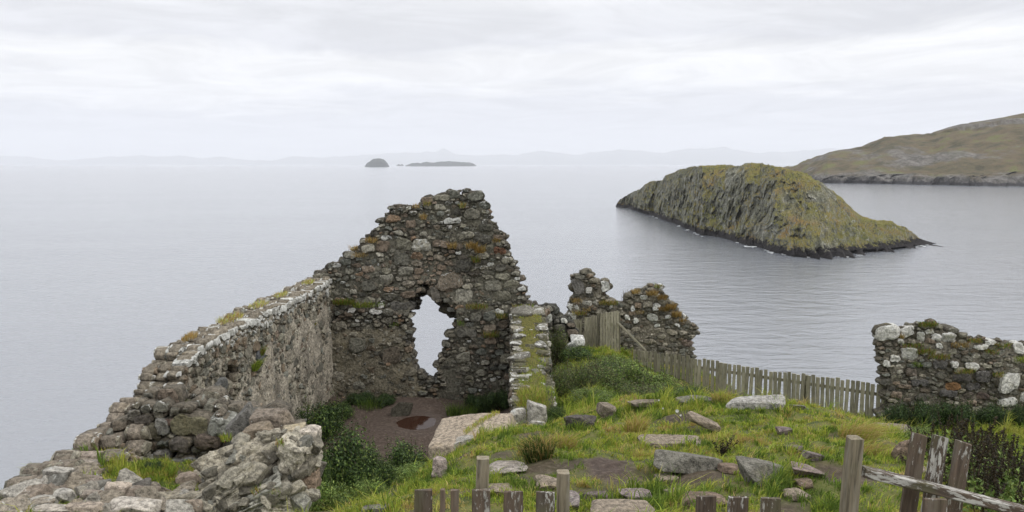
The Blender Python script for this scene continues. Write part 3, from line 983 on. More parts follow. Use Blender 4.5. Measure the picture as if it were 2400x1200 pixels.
# ================================================================ the gable wall with its window gap
YG = 24.0
gab = rel([(700, 1010), (742, 668), (735, 662), (733, 640), (768, 634), (776, 618), (806, 604), (818, 588), (832, 574), (878, 545), (886, 518), (906, 498), (912, 487), (932, 484),
           (962, 488), (990, 484), (994, 462), (1046, 456), (1055, 447), (1074, 449), (1080, 458), (1092, 447), (1130, 462), (1150, 500), (1156, 532), (1186, 556), (1190, 600), (1206, 620),
           (1216, 650), (1222, 672), (1240, 700), (1252, 718), (1262, 726), (1280, 728), (1284, 1010)], YG)
win = rel([(989, 673), (1007, 672), (1010, 706), (1036, 708), (1041, 719), (1061, 727), (1061, 761), (1046, 782), (1044, 806), (1025, 829), (1023, 845), (1009, 853), (1019, 882),
           (997, 880), (981, 861), (973, 824), (960, 798), (967, 766), (969, 730), (978, 724), (965, 706), (983, 701)], YG)
big = [(1056, 659, 60, 42), (945, 573, 38, 32), (988, 575, 44, 34), (940, 609, 34, 34), (951, 636, 36, 24), (919, 830, 42, 40), (1088, 695, 44, 36), (1086, 624, 42, 30), (1175, 694, 42, 30),
       (1177, 648, 40, 17), (1128, 559, 54, 24), (1157, 669, 38, 28), (863, 670, 34, 24), (944, 719, 56, 24, (0.09, 0.085, 0.075), 0.05), (839, 806, 46, 34), (844, 900, 36, 24), (1090, 552, 40, 18), (1033, 571, 42, 16),
       (896, 578, 34, 26), (863, 583, 32, 20), (1170, 588, 32, 18, (0.13, 0.07, 0.045)), (1060, 518, 40, 16), (1138, 533, 34, 20), (905, 655, 32, 26), (962, 525, 22, 18), (1115, 460, 40, 22, (0.12, 0.12, 0.10), 0.12), (1064, 457, 30, 20, (0.12, 0.12, 0.10), 0.12),
       (1035, 463, 38, 16), (1000, 470, 24, 18), (1094, 780, 44, 22), (1147, 772, 34, 26), (1086, 838, 36, 26), (1185, 840, 26, 26), (1148, 740, 34, 24), (1115, 742, 26, 24), (1180, 760, 26, 18),
       (751, 646, 38, 12), (1020, 690, 24, 34, (0.11, 0.10, 0.085)), (1150, 620, 18, 14, (0.5, 0.49, 0.45), 0.3), (884, 730, 30, 12, (0.5, 0.49, 0.46), 0.3), (826, 724, 20, 11, (0.5, 0.49, 0.46), 0.3), (893, 716, 14, 14, (0.5, 0.49, 0.46), 0.3), (1116, 742, 26, 20, (0.25, 0.24, 0.22), 0.2), (1105, 610, 16, 12)]
rng_ = random.Random(3)
big = [q if len(q) > 4 else q + (pick(rng_, DARK),) for q in big]


def gab_col(x, z, rng):
    zr = z - CAMZ
    t = smooth(-4.0, -4.6, zr) * smooth(-1.0, -1.9, x)          # lower left: paler, plastered
    c = pick(rng, DARK) * (1 - t) + pick(rng, WARM) * t * 0.8
    nar = math.exp(-((x + 2.1) / 0.75) ** 2 - ((zr + 3.0) / 0.55) ** 2)    # pinkish core exposed over the window
    c = c * (1 - nar) + np.array((0.19, 0.148, 0.110)) * rng.uniform(0.7, 1.2) * nar
    if rng.random() < 0.035:
        c = np.array((0.17, 0.12, 0.08))
    return c


gable = thing('gable_wall', (-2.2, YG, CAMZ - 6.4), 'tall ruined gable of dark rubble stone with a ragged window gap showing the sea', 'ruined wall')
ga, gm = Acc(), Acc()
ledge = lambda x, z: 0.14 * (z - CAMZ < -3.95) * (x < -1.9) + (0.05 * (z - CAMZ < -3.95) * (x > -1.4)) - 0.10 * math.exp(-((x + 2.05) / 0.6) ** 2 - ((z - CAMZ + 2.75) / 0.5) ** 2)
masonry(ga, gm, 11, (0, YG, 0), (1, 0, 0), (0, -1, 0), gab, [(0.0, -0.34), (-0.34, -0.66), (-0.66, -0.98)], RAD, 1.75, win, px_special(big, YG, 1.75), gab_col,
        lambda x, z, r: r.uniform(-0.16, 0.20) + 0.08 * (z - CAMZ > -1.6) + (0.28 if r.random() < 0.045 else 0) - 0.1 * (z - CAMZ < -4.4),
        lambda x, z, r: r.uniform(-0.35, 0.05) + 0.12 * smooth(-5.2, -6.2, z - CAMZ), ledge, 0.012, 0.035, 0.055, (0.088, 0.079, 0.063), 0.042)
ga.build('masonry', M_STONE, gable)
gm.build('mortar', M_MORTAR, gable)


def gab_pl(Um, Vm):
    zr = Vm - CAMZ
    n = fbm2(Um * 1.6, Vm * 1.6, 4, 151) * 0.055 + fbm2(Um * 7, Vm * 7, 3, 157) * 0.018
    t = smooth(-4.1, -4.7, zr) * smooth(-1.9, -2.8, Um)
    low = smooth(-3.85, -4.05, zr)
    nic = -0.10 * np.exp(-((Um + 2.05) / 0.6) ** 2 - ((zr + 2.75) / 0.5) ** 2)
    return low * (0.105 + n + 0.035 * t - 0.10 * (1 - t)) + (1 - low) * (-0.034 + 0.6 * n + nic)


pp, pf, pu, pv_ = sheet(21, (0, YG, 0), (1, 0, 0), (0, -1, 0), gab, gab_pl, 0.035, win, 0.10)
cc = np.where((pv_ - CAMZ < -4.5)[:, None] & (pu < -2.0)[:, None], np.array([[0.135, 0.120, 0.088]]), np.array([[0.100, 0.094, 0.074]])) * (1 + 0.45 * fbm2(pu * 3, pv_ * 3, 4, 161))[:, None]
keep_ = (pv_ - CAMZ < -0.5) | (pu > -50)
fk = pf[keep_[pf].all(1)]
us = np.unique(fk)
mp_ = np.full(len(pp), -1)
mp_[us] = np.arange(len(us))
mesh_obj('plaster', pp[us], [mp_[fk]], M_MORTAR, gable, {'Col': cc[us], 'lic': np.full(len(us), -0.06), 'moss': 0.08 * smooth(-5.0, -6.0, pv_[us] - CAMZ) - 0.1})
gd = lambda px, py: YG - 0.14
wall_tufts(gable, [(806, 712, 26, 420, 0.20, [GREEN, RUST], (3, 1.4)), (852, 718, 26, 330, 0.18, [GREEN, LIME, RUST], (3, 1, 1)), (828, 584, 12, 110, 0.15, [STRAW, RUST], None), (872, 566, 16, 150, 0.16, [STRAW, RUST], None),
                   (975, 486, 8, 60, 0.15, [STRAW, RUST], None), (1001, 480, 9, 80, 0.15, [STRAW, RUST, GREEN], None), (992, 512, 9, 110, 0.18, [RUST, STRAW], None), (1084, 484, 10, 90, 0.14, [RUST, STRAW, GREEN], None),
                   (1060, 580, 11, 160, 0.20, [RUST, STRAW], None), (1106, 580, 13, 220, 0.22, [RUST, STRAW], None), (1126, 590, 12, 240, 0.26, [RUST, STRAW], None), (1116, 612, 10, 120, 0.2, [RUST, GREEN], None),
                   (1118, 722, 26, 360, 0.19, [GREEN, RUST, STRAW], (2, 1, 1)), (1150, 788, 20, 240, 0.22, [GREEN, RUST, STRAW], (2, 1, 1)), (1175, 745, 13, 130, 0.22, [GREEN, STRAW], None), (1225, 722, 26, 260, 0.13, [LIME, STRAW, GREEN], None),
                   (1080, 760, 8, 70, 0.15, [GREEN], None), (1163, 566, 10, 60, 0.12, [RUST], None), (890, 715, 14, 80, 0.10, [GREEN], None), (925, 762, 12, 70, 0.10, [GREEN], None), (843, 600, 20, 120, 0.12, [STRAW, RUST], None)], gd, 5)

# ================================================================ left side wall, plastered inside, pale lichen on its top
LP0, LP1 = np.array([-5.55, 14.2]), np.array([-4.92, 24.0])
LU = np.r_[(LP1 - LP0) / np.linalg.norm(LP1 - LP0), 0]
LW = np.array([LU[1], -LU[0], 0])
LL = np.linalg.norm(LP1 - LP0)
lsil = np.array([(-0.25, -6.9), (-0.30, -3.98), (-0.05, -3.90), (0.05, -3.70), (0.30, -3.66), (0.40, -3.46), (0.72, -3.36), (0.95, -3.24), (1.7, -3.20), (2.6, -3.17), (3.6, -3.20), (4.6, -3.15), (5.6, -3.20), (6.6, -3.16), (7.6, -3.20), (8.6, -3.14), (9.4, -3.17),
                 (LL + 0.05, -3.12), (LL + 0.05, -6.9)])
lsil[:, 1] += CAMZ
crng = random.Random(77)
CAPS = []
u_ = 0.55
while u_ < 9.7:
    hx_ = crng.uniform(0.13, 0.27)
    CAPS.append((u_ + hx_, CAMZ + float(np.interp(u_ + hx_, lsil[1:-1, 0], lsil[1:-1, 1] - CAMZ)) - 0.055, 0.10, (0.30, 0.295, 0.27), crng.uniform(0.26, 0.42), hx_, crng.uniform(0.06, 0.085)))
    u_ += 2 * hx_ + crng.uniform(-0.02, 0.06)
lwall = thing('side_wall', (-5.3, 19, CAMZ - 6.4), 'long rubble side wall with worn plaster inside and white lichened top', 'ruined wall')
la, lm_ = Acc(), Acc()
plz = lambda u, z: smooth(3.0, 5.2, u + 0.9 * (CAMZ - 4.3 - z)) * smooth(-3.55, -4.05, z - CAMZ + 0.1 * (u < 7))
masonry(la, lm_, 33, (LP0[0], LP0[1], 0), LU, LW, lsil, [(0.0, -0.26), (-0.26, -0.50), (-0.48, -0.72)], [(0.12, 60), (0.095, 260), (0.075, 800), (0.055, 2000), (0.04, 4000), (0.03, 5000)], 1.4, None,
        CAPS + [(1.1, CAMZ - 4.3, 0.22, (0.16, 0.115, 0.085)), (1.95, CAMZ - 4.15, 0.20, (0.12, 0.12, 0.115)), (2.75, CAMZ - 4.75, 0.2, (0.1, 0.095, 0.09)), (3.5, CAMZ - 3.8, 0.15), (4.1, CAMZ - 4.0, 0.17, (0.085, 0.087, 0.09))],
        lambda x, z, r: pick(r, WARM) if r.random() > 0.18 else pick(r, DARK),
        lambda x, z, r: r.uniform(-0.16, 0.06) + (0.42 * r.uniform(0.8, 1.1) if z - CAMZ > -3.46 or x < 0.4 and z - CAMZ > -4.0 else 0) + (0.25 if r.random() < 0.02 else 0),
        lambda x, z, r: r.uniform(-0.4, -0.02), None, 0.010, 0.035, 0.035, (0.17, 0.148, 0.115), 0.036,
        stepf=lambda u, v, l: ~((l == 0) & (((u - 2.62) / 0.30) ** 2 + ((v - CAMZ + 4.02) / 0.20) ** 2 < 1)))
la.build('masonry', M_STONE, lwall)
lm_.build('mortar', M_MORTAR, lwall)


def l_pl(Um, Vm):
    n = fbm2(Um * 1.1, Vm * 1.3, 4, 171) * 0.10 + fbm2(Um * 5, Vm * 3, 4, 177, 0.65) * 0.055
    t = smooth(3.0, 5.2, Um + 0.9 * (CAMZ - 4.3 - Vm)) * smooth(-3.55, -4.1, Vm - CAMZ)
    hol = np.exp(-((Um - 2.62) / 0.30) ** 2 - ((Vm - CAMZ + 4.02) / 0.22) ** 2) * 0.5
    return -0.05 + n + 0.060 * t - hol


pp, pf, pu, pv_ = sheet(22, (LP0[0], LP0[1], 0), LU, LW, lsil, l_pl, 0.03, None, 0.10)
fl = fbm2(pu * 2.2, pv_ * 0.9, 4, 181)
cc = np.array([[0.245, 0.220, 0.178]]) * (1 + 0.55 * fl + 0.35 * fbm2(pu * 9, pv_ * 3.5, 4, 183, 0.65))[:, None]
mesh_obj('plaster', pp, [pf], M_MORTAR, lwall, {'Col': cc, 'lic': np.full(len(pp), -0.02), 'moss': -0.25 + 0.22 * smooth(-5.3, -6.3, pv_ - CAMZ)})
rs = np.random.RandomState(6)
for (u, z, w_, hw, n, h, pal, wt) in [(3.75, -4.22, 0.02, 0.16, 300, 0.22, [GREEN, LIME], None), (4.15, -4.0, 0.02, 0.10, 140, 0.2, [RUST, GREEN], None), (1.6, -3.14, -0.4, 0.3, 260, 0.09, [STRAW, RUST], None), (3.4, -3.12, -0.35, 0.6, 420, 0.09, [STRAW, RUST, LIME], None),
                                   (5.2, -3.12, -0.4, 0.5, 260, 0.08, [STRAW, LIME], None), (6.6, -3.1, -0.35, 0.4, 200, 0.08, [STRAW, LIME], None), (8.8, -3.1, -0.35, 0.4, 200, 0.09, [STRAW, LIME], None), (0.75, -4.5, -0.2, 0.12, 60, 0.1, [GREEN], None), (8.1, -4.1, 0.0, 0.07, 60, 0.1, [GREEN, STRAW], None)]:
    c = np.r_[LP0, 0] + LU * u + LW * w_
    c[2] = CAMZ + z
    a_ = Acc()
    tuft(rs, a_, c, hw * 0.35, hw, n, h, pal, wt, droop=tuple(LW * (0.6 if w_ > -0.1 else 0.1)) if True else 0, wd=0.008)
    a_.build('grass_tuft', M_BLADE, lwall)

# ================================================================ low right-hand wall, white lichen and moss, stepping down to the grass
RP0 = np.array([0.0, 17.1])
rsil = np.array([(-0.05, -7.0), (-0.05, -5.62), (0.25, -5.42), (0.7, -5.40), (0.95, -5.30), (1.3, -5.15), (1.6, -5.02), (2.6, -4.92), (3.4, -4.76), (4.4, -4.58), (5.4, -4.33), (6.3, -4.08), (6.7, -3.97), (6.95, -3.93), (6.95, -7.0)])
rsil[:, 1] += CAMZ
wht_ = (0.5, 0.5, 0.47)
rwall = thing('low_wall', (0.45, 20.5, CAMZ - 6.4), 'low broken side wall covered with white lichen and bright moss, right of the gable', 'ruined wall')
ra, rm_ = Acc(), Acc()
rrs = random.Random(8)
rsp = []
for q in range(34):
    u_ = rrs.uniform(0.2, 6.8)
    rsp.append((u_, CAMZ + float(np.interp(u_, rsil[1:-1, 0], rsil[1:-1, 1] - CAMZ)) - rrs.uniform(0.03, 0.10), 0.09, wht_ if rrs.random() < 0.3 else None, rrs.uniform(0.05, 0.2), rrs.uniform(0.08, 0.18), rrs.uniform(0.06, 0.10)))
masonry(ra, rm_, 44, (RP0[0], RP0[1], 0), (0, 1, 0), (-1, 0, 0), rsil, [(0.0, -0.36), (-0.30, -0.60), (-0.58, -0.92)], [(0.15, 60), (0.12, 220), (0.09, 420), (0.065, 700), (0.05, 1500), (0.04, 2200)], 1.4, None, rsp,
        lambda x, z, r: pick(r, WARM) if r.random() > 0.5 else pick(r, DARK),
        lambda x, z, r: r.uniform(-0.08, 0.10) + (0.16 * r.random() if z > np.interp(x, rsil[1:-1, 0], rsil[1:-1, 1]) - 0.3 else -0.12), lambda x, z, r: r.uniform(-0.15, 0.18), None, 0.012, 0.05, 0.05, (0.085, 0.08, 0.05), 0.06,
        stepf=lambda u, v, l: (v < np.interp(u, rsil[1:-1, 0], rsil[1:-1, 1]) - (0.10 if l == 1 else 0.0) + 0.10 * vnoise(np.stack([u * 2.3, np.full(len(u), l * 7.7), u * 0], 1), 88)), course=False)
ra.build('masonry', M_STONE, rwall)
rm_.build('mortar', M_MORTAR, rwall)
rtop = lambda y: CAMZ + np.interp(y - RP0[1], rsil[1:-1, 0] , rsil[1:-1, 1] - CAMZ)
ty, tx = np.meshgrid(np.arange(17.2, 24.0, 0.03), np.arange(0.06, 0.85, 0.03), indexing='ij')
tz = rtop(ty) + 0.035 + 0.085 * fbm2(tx * 2.6, ty * 2.6, 4, 221) - 0.15 * (np.abs(tx - 0.45) / 0.36) ** 4
TT = Acc()
TT.add(np.stack([tx.ravel(), ty.ravel(), tz.ravel()], 1), [grid_faces(*tx.shape)], Col=np.array((0.10, 0.095, 0.035)), lic=np.float32(-0.25), moss=np.float32(0.35))
TT.build('turf', M_MORTAR, rwall)
rs = np.random.RandomState(7)
for (y, x, ry, n, h, pal, wt) in [(22.9, 0.3, 0.8, 500, 0.06, [LIME, STRAW, GREEN], None), (21.2, 0.62, 0.8, 500, 0.06, [LIME, RUST, GREEN], None), (20.2, 0.25, 0.7, 420, 0.06, [LIME, STRAW, GREEN], None), (18.9, 0.7, 0.5, 500, 0.12, [LIME, GREEN], None), (23.3, 0.5, 0.5, 800, 0.07, [LIME, STRAW], (2, 1)), (22.5, 0.48, 0.5, 800, 0.07, [LIME, STRAW], (2, 1)), (21.5, 0.5, 0.5, 700, 0.07, [LIME, GREEN, STRAW], None), (20.6, 0.5, 0.4, 500, 0.08, [LIME, GREEN], None), (19.7, 0.45, 0.45, 800, 0.10, [LIME, GREEN], None),
                                  (18.8, 0.42, 0.35, 1500, 0.17, [LIME, GREEN, STRAW], None), (18.35, 0.42, 0.3, 1400, 0.2, [LIME, GREEN, RUST], None), (17.6, 0.4, 0.25, 700, 0.12, [LIME, RUST, GREEN], None)]:
    a_ = Acc()
    tuft(rs, a_, (x, y, rtop(y) - 0.01), 0.30, ry, n, h, pal, wt, wd=0.007, rz=0.03)
    a_.V = [v + np.c_[np.zeros((len(v), 2)), np.repeat((rtop(v.reshape(-1, 5, 3)[:, 0, 1]) - rtop(y)), 5)] for v in a_.V]
    a_.build('grass_tuft', M_BLADE, rwall)

# the dark stub that carries the gable on behind the low wall
swall = thing('wall_stub', (1.3, 24.6, CAMZ - 5.2), 'dark crumbling stub of wall between the gable and the wooden fence', 'ruined wall')
sa, sm_ = Acc(), Acc()
masonry(sa, sm_, 46, (0, 24.5, 0), (1, 0, 0), (0, -1, 0), rel([(1270, 860), (1270, 722), (1285, 718), (1303, 728), (1310, 742), (1328, 748), (1342, 762), (1350, 860)], 24.5), [(0.0, -0.35), (-0.35, -0.7)],
        [(0.12, 60), (0.085, 200), (0.06, 500), (0.045, 500)], 1.5, None, px_special([(1288, 746, 14, 22, (0.4, 0.4, 0.36), 0.25), (1322, 752, 18, 14, (0.4, 0.4, 0.36), 0.2)], 24.5, 1.5),
        lambda x, z, r: pick(r, DARK), lambda x, z, r: r.uniform(-0.1, 0.15), lambda x, z, r: r.uniform(-0.2, 0.15), None, 0.016, 0.05, 0.08, (0.05, 0.048, 0.04))
sa.build('masonry', M_STONE, swall)
sm_.build('mortar', M_MORTAR, swall)

# ================================================================ the two ruins behind the fence
for (nm, lb, d, sil_, sp, tf, seed) in (
        ('wall_pillar', 'narrow upright remnant of rubble wall standing behind the short fence', 27.0,
         [(1328, 880), (1330, 745), (1333, 715), (1340, 700), (1340, 655), (1350, 645), (1365, 634), (1378, 631), (1395, 640), (1412, 655), (1428, 665), (1425, 685), (1416, 697), (1432, 702), (1452, 712), (1460, 722), (1460, 880)],
         [(1356, 672, 32, 34, (0.11, 0.105, 0.095), -0.1), (1418, 672, 20, 28, (0.4, 0.4, 0.37), 0.28), (1345, 722, 24, 18, (0.5, 0.5, 0.47), 0.3), (1340, 742, 22, 16, (0.5, 0.5, 0.47), 0.3), (1376, 710, 24, 12, (0.35, 0.34, 0.3), 0.22), (1396, 708, 18, 12, (0.3, 0.29, 0.25), 0.15),
          (1391, 658, 22, 13), (1380, 680, 16, 14, (0.4, 0.39, 0.36), 0.25), (1368, 667, 10, 8, (0.4, 0.39, 0.36), 0.3), (1433, 719, 8, 8, (0.5, 0.49, 0.46), 0.3)],
         [(1352, 706, 14, 150, 0.12, [STRAW, RUST], None), (1358, 736, 18, 220, 0.13, [STRAW, LIME, RUST], None), (1425, 712, 24, 420, 0.15, [RUST, GREEN, STRAW], None), (1375, 727, 10, 80, 0.1, [STRAW], None)], 51),
        ('wall_fragment', 'broad remnant of rubble wall with sloping grass-tufted top behind the wooden fence', 27.0,
         [(1453, 890), (1453, 722), (1462, 706), (1478, 690), (1500, 684), (1524, 672), (1555, 668), (1562, 695), (1580, 710), (1600, 738), (1606, 754), (1634, 763), (1634, 776), (1628, 790), (1625, 890)],
         [(1508, 697, 18, 10, (0.5, 0.5, 0.47), 0.3), (1538, 720, 20, 18, (0.45, 0.45, 0.42), 0.26), (1529, 744, 32, 18, (0.4, 0.4, 0.36), 0.24), (1565, 743, 16, 8, (0.5, 0.5, 0.47), 0.3), (1540, 763, 16, 8, (0.5, 0.5, 0.47), 0.3), (1588, 762, 16, 8, (0.5, 0.5, 0.47), 0.3), (1470, 744, 12, 14, (0.4, 0.4, 0.36), 0.25),
          (1490, 751, 12, 16, (0.4, 0.4, 0.36), 0.22), (1604, 745, 8, 14, (0.5, 0.5, 0.47), 0.3), (1484, 722, 10, 14, (0.5, 0.5, 0.47), 0.25), (1610, 805, 28, 16, (0.14, 0.11, 0.09)), (1550, 674, 10, 12, (0.4, 0.4, 0.38), 0.25), (1518, 714, 24, 14), (1495, 716, 18, 13)],
         [(1490, 686, 10, 160, 0.16, [STRAW, RUST], None), (1528, 690, 14, 240, 0.18, [RUST, STRAW], None), (1552, 700, 12, 200, 0.18, [RUST], None), (1572, 722, 13, 280, 0.2, [RUST, STRAW], None), (1585, 740, 12, 260, 0.2, [RUST, STRAW], None), (1556, 726, 14, 200, 0.14, [RUST], None), (1500, 733, 10, 90, 0.1, [STRAW, RUST], None),
          (1543, 672, 10, 110, 0.12, [RUST, GREEN], None), (1600, 752, 8, 90, 0.12, [RUST], None)], 52)):
    t_ = thing(nm, at(1395 if seed == 51 else 1545, 800, d) * np.array([1, 1, 0]) + np.array([0, 0, CAMZ - 5.9]), lb, 'ruined wall')
    a_, b_ = Acc(), Acc()
    masonry(a_, b_, seed, (0, d, 0), (1, 0, 0), (0, -1, 0), rel(sil_, d), [(0.0, -0.32), (-0.32, -0.66)], [(0.095, 60), (0.075, 200), (0.055, 700), (0.040, 1600), (0.030, 2500)], 1.9, None, px_special(sp, d, 1.9),
            lambda x, z, r: pick(r, WARM) * 0.95, lambda x, z, r: r.uniform(-0.12, 0.08), lambda x, z, r: r.uniform(-0.35, 0.0), None, 0.010, 0.035, 0.045, (0.13, 0.118, 0.09), 0.04)
    a_.build('masonry', M_STONE, t_)
    b_.build('mortar', M_MORTAR, t_)
    joint_sheet(t_, seed + 300, d, rel(sil_, d), None, (0.135, 0.122, 0.095))
    wall_tufts(t_, tf, lambda px, py: d - 0.08, seed + 5)

# ================================================================ right-hand wall with white boulders
YR = 21.0
bsil = rel([(2072, 1010), (2070, 900), (2078, 880), (2066, 860), (2062, 800), (2066, 770), (2095, 768), (2108, 772), (2125, 766), (2150, 764), (2160, 756), (2195, 757), (2212, 768), (2240, 774), (2262, 786), (2275, 798), (2300, 792), (2350, 800), (2400, 806), (2520, 822), (2540, 1010)], YR)
wht = (0.44, 0.43, 0.40)
bsp = [(2085, 782, 54, 40, wht, 0.28), (2132, 780, 36, 26, wht, 0.22), (2165, 792, 19, 24, wht, 0.28), (2116, 803, 16, 18, wht, 0.24), (2187, 781, 22, 13, wht, 0.28), (2203, 794, 22, 16, wht, 0.28), (2232, 795, 36, 26, wht, 0.26), (2207, 812, 17, 14, wht, 0.32), (2135, 831, 44, 30, wht, 0.26), (2099, 840, 26, 16, wht, 0.18),
       (2078, 852, 24, 16, wht, 0.15), (2203, 856, 32, 24, (0.09, 0.085, 0.08), 0.12), (2237, 854, 22, 18, wht, 0.24), (2279, 858, 32, 20, wht, 0.2), (2304, 816, 32, 12, wht, 0.28), (2327, 806, 28, 12, wht, 0.28), (2394, 818, 28, 28, wht, 0.26), (2365, 896, 52, 42, wht, 0.20), (2362, 944, 46, 24, wht, 0.28), (2304, 883, 42, 28, (0.08, 0.075, 0.07), 0.13),
       (2252, 886, 44, 26, (0.085, 0.078, 0.07), 0.06), (2233, 905, 40, 18, (0.17, 0.095, 0.045), -0.1), (2155, 896, 40, 16, (0.09, 0.085, 0.08)), (2280, 906, 36, 22, (0.08, 0.075, 0.07), 0.1), (2137, 873, 26, 20, (0.13, 0.11, 0.09)), (2220, 922, 50, 20, (0.085, 0.08, 0.075)), (2270, 928, 36, 20, (0.10, 0.085, 0.07)), (2120, 906, 32, 12, (0.15, 0.12, 0.09)), (2300, 930, 40, 20, (0.09, 0.07, 0.06)), (2440, 850, 50, 36, wht, 0.25), (2410, 930, 36, 28, wht, 0.2)]
bw = thing('boulder_wall', (11, YR, CAMZ - 6.1), 'ruined rubble wall studded with white lichened boulders at the right edge', 'ruined wall')
a_, b_ = Acc(), Acc()
masonry(a_, b_, 61, (0, YR, 0), (1, 0, 0), (0, -1, 0), bsil, [(0.0, -0.34), (-0.34, -0.72), (-0.72, -1.05)], [(0.095, 90), (0.075, 260), (0.055, 900), (0.042, 2000), (0.030, 3600)], 1.85, None, px_special(bsp, YR, 1.85),
        lambda x, z, r: pick(r, DARK) if r.random() > 0.3 else pick(r, WARM), lambda x, z, r: r.uniform(-0.16, 0.05) + 0.06 * (z - CAMZ > -4.6), lambda x, z, r: r.uniform(-0.3, 0.1) + 0.12 * (z - CAMZ > -4.7),
        lambda x, z: -0.16 * smooth(-4.9, -4.1, z - CAMZ), 0.011, 0.05, 0.05, (0.095, 0.085, 0.066), 0.04,
        stepf=lambda u, v, l: in_poly(u - 0.19 * l, v + 0.10 * l, bsil))
a_.build('masonry', M_STONE, bw)
b_.build('mortar', M_MORTAR, bw)
joint_sheet(bw, 361, YR, bsil, lambda x, z: -0.16 * smooth(-4.9, -4.1, z - CAMZ))
wall_tufts(bw, [(2175, 762, 24, 500, 0.10, [GREEN, DEEP, RUST], None), (2140, 812, 26, 240, 0.10, [GREEN, RUST], None), (2170, 826, 24, 300, 0.12, [GREEN, RUST], None), (2200, 838, 26, 320, 0.12, [GREEN, RUST], None), (2250, 810, 20, 200, 0.11, [RUST, STRAW], None), (2285, 800, 18, 160, 0.1, [RUST, GREEN], None),
                (2150, 856, 12, 100, 0.10, [GREEN], None), (2262, 872, 26, 300, 0.13, [GREEN, STRAW], None), (2340, 880, 14, 140, 0.12, [GREEN, STRAW], None), (2350, 812, 20, 160, 0.1, [GREEN, RUST], None), (2395, 845, 20, 200, 0.14, [LIME, GREEN], None), (2112, 790, 8, 80, 0.12, [RUST, STRAW], None), (2325, 826, 18, 140, 0.1, [RUST, GREEN], None)],
           lambda px, py: YR - 0.05 + 0.16 * float(smooth(-4.9, -4.1, at(px, py, YR)[2] - CAMZ)), 66)

# ================================================================ near cross wall on the left, and the low remains of the outer wall
cwall = thing('cross_wall', (-4.5, 12.9, CAMZ - 4.5), 'broken cross wall of big rounded stones in front of the plastered side wall', 'ruined wall')
a_, b_ = Acc(), Acc()
csil = rel([(268, 1110), (248, 1085), (262, 1030), (280, 1000), (276, 975), (302, 958), (312, 945), (360, 940), (420, 952), (470, 960), (540, 968), (600, 985), (690, 1040), (720, 1110)], 12.8)
csp = [(444, 998, 88, 52, (0.12, 0.11, 0.07), -0.02), (516, 998, 62, 44, (0.15, 0.15, 0.13), 0.12), (312, 972, 40, 26, (0.13, 0.12, 0.10), 0.08), (307, 1022, 34, 20, wht, 0.3), (277, 1034, 38, 34, (0.085, 0.08, 0.07), 0.1), (355, 1015, 44, 46, (0.10, 0.09, 0.065), -0.02), (380, 1000, 30, 40, (0.16, 0.155, 0.14), 0.1),
       (488, 1035, 56, 46, (0.11, 0.088, 0.072), -0.1), (378, 1068, 40, 30, (0.16, 0.15, 0.135), 0.13), (432, 1085, 66, 30, (0.13, 0.13, 0.125), 0.1), (310, 1056, 50, 28, (0.12, 0.10, 0.08)), (425, 1040, 46, 38, (0.08, 0.07, 0.06)), (335, 985, 40, 26, (0.08, 0.07, 0.06)), (395, 990, 26, 20, (0.12, 0.085, 0.07)), (262, 1066, 30, 26, (0.09, 0.08, 0.075), 0.12)]
masonry(a_, b_, 71, (0, 12.8, 0), (1, 0, 0), (0, -1, 0), csil, [(0.0, -0.34), (-0.34, -0.66), (-0.66, -1.0)], [(0.14, 60), (0.10, 160), (0.075, 300), (0.055, 700), (0.04, 900)], 1.45, None, px_special(csp, 12.8, 1.45),
        lambda x, z, r: pick(r, WARM) * 0.85 if r.random() > 0.4 else pick(r, DARK), lambda x, z, r: r.uniform(-0.1, 0.1) + 0.12 * (z - CAMZ > -3.7), lambda x, z, r: r.uniform(-0.3, 0.05),
        None, 0.010, 0.06, 0.05, (0.115, 0.10, 0.078), 0.045, stepf=lambda u, v, l: v < CAMZ - 3.62 + 0.05 * (l == 2) + 0.12)
a_.build('masonry', M_STONE, cwall)
b_.build('mortar', M_MORTAR, cwall)
wall_tufts(cwall, [(352, 952, 20, 260, 0.07, [STRAW, LIME], None), (450, 952, 24, 420, 0.09, [LIME, GREEN], None), (470, 958, 20, 200, 0.09, [GREEN, LIME], None)], lambda px, py: 13.3, 75)

# the outer wall goes on towards the eye as a low bank of mortared stones
owall = thing('wall_footing', (-5.4, 10, CAMZ - 4.2), 'low stony footing of the outer wall running down to the lower left corner', 'ruined wall')
a_, b_ = Acc(), Acc()
osil = np.array([(7.3, -4.6), (7.3, -3.72), (8.6, -3.84), (10, -3.93), (11, -3.93), (11.6, -4.0), (12.4, -3.96), (12.9, -3.90), (13.3, -3.74), (13.9, -3.72), (13.9, -5.4), (10, -5.0)])
osil[:, 1] += CAMZ
masonry(a_, b_, 81, (-5.35, 0, 0), (0, 1, 0), (1, 0, 0), osil, [(0.0, -0.30), (-0.30, -0.56), (-0.56, -0.84)], [(0.15, 60), (0.12, 160), (0.09, 300), (0.065, 600), (0.045, 900)], 1.4, None, (),
        lambda x, z, r: pick(r, WARM) * 1.15, lambda x, z, r: r.uniform(-0.05, 0.22), lambda x, z, r: r.uniform(-0.25, 0.08), None, 0.012, 0.06, 0.05, (0.17, 0.145, 0.115), 0.04)
a_.build('masonry', M_STONE, owall)
b_.build('mortar', M_MORTAR, owall)
# ---------------------------------------------------------------- loose stones
def ico(n):
    bm = bmesh.new()
    bmesh.ops.create_icosphere(bm, subdivisions=n, radius=1)
    V = np.array([v.co[:] for v in bm.verts])
    Fc = np.array([[v.index for v in f.verts] for f in bm.faces])
    bm.free()
    return V, Fc


ICO5, ICO4, ICO6 = ico(5), ico(4), ico(6)


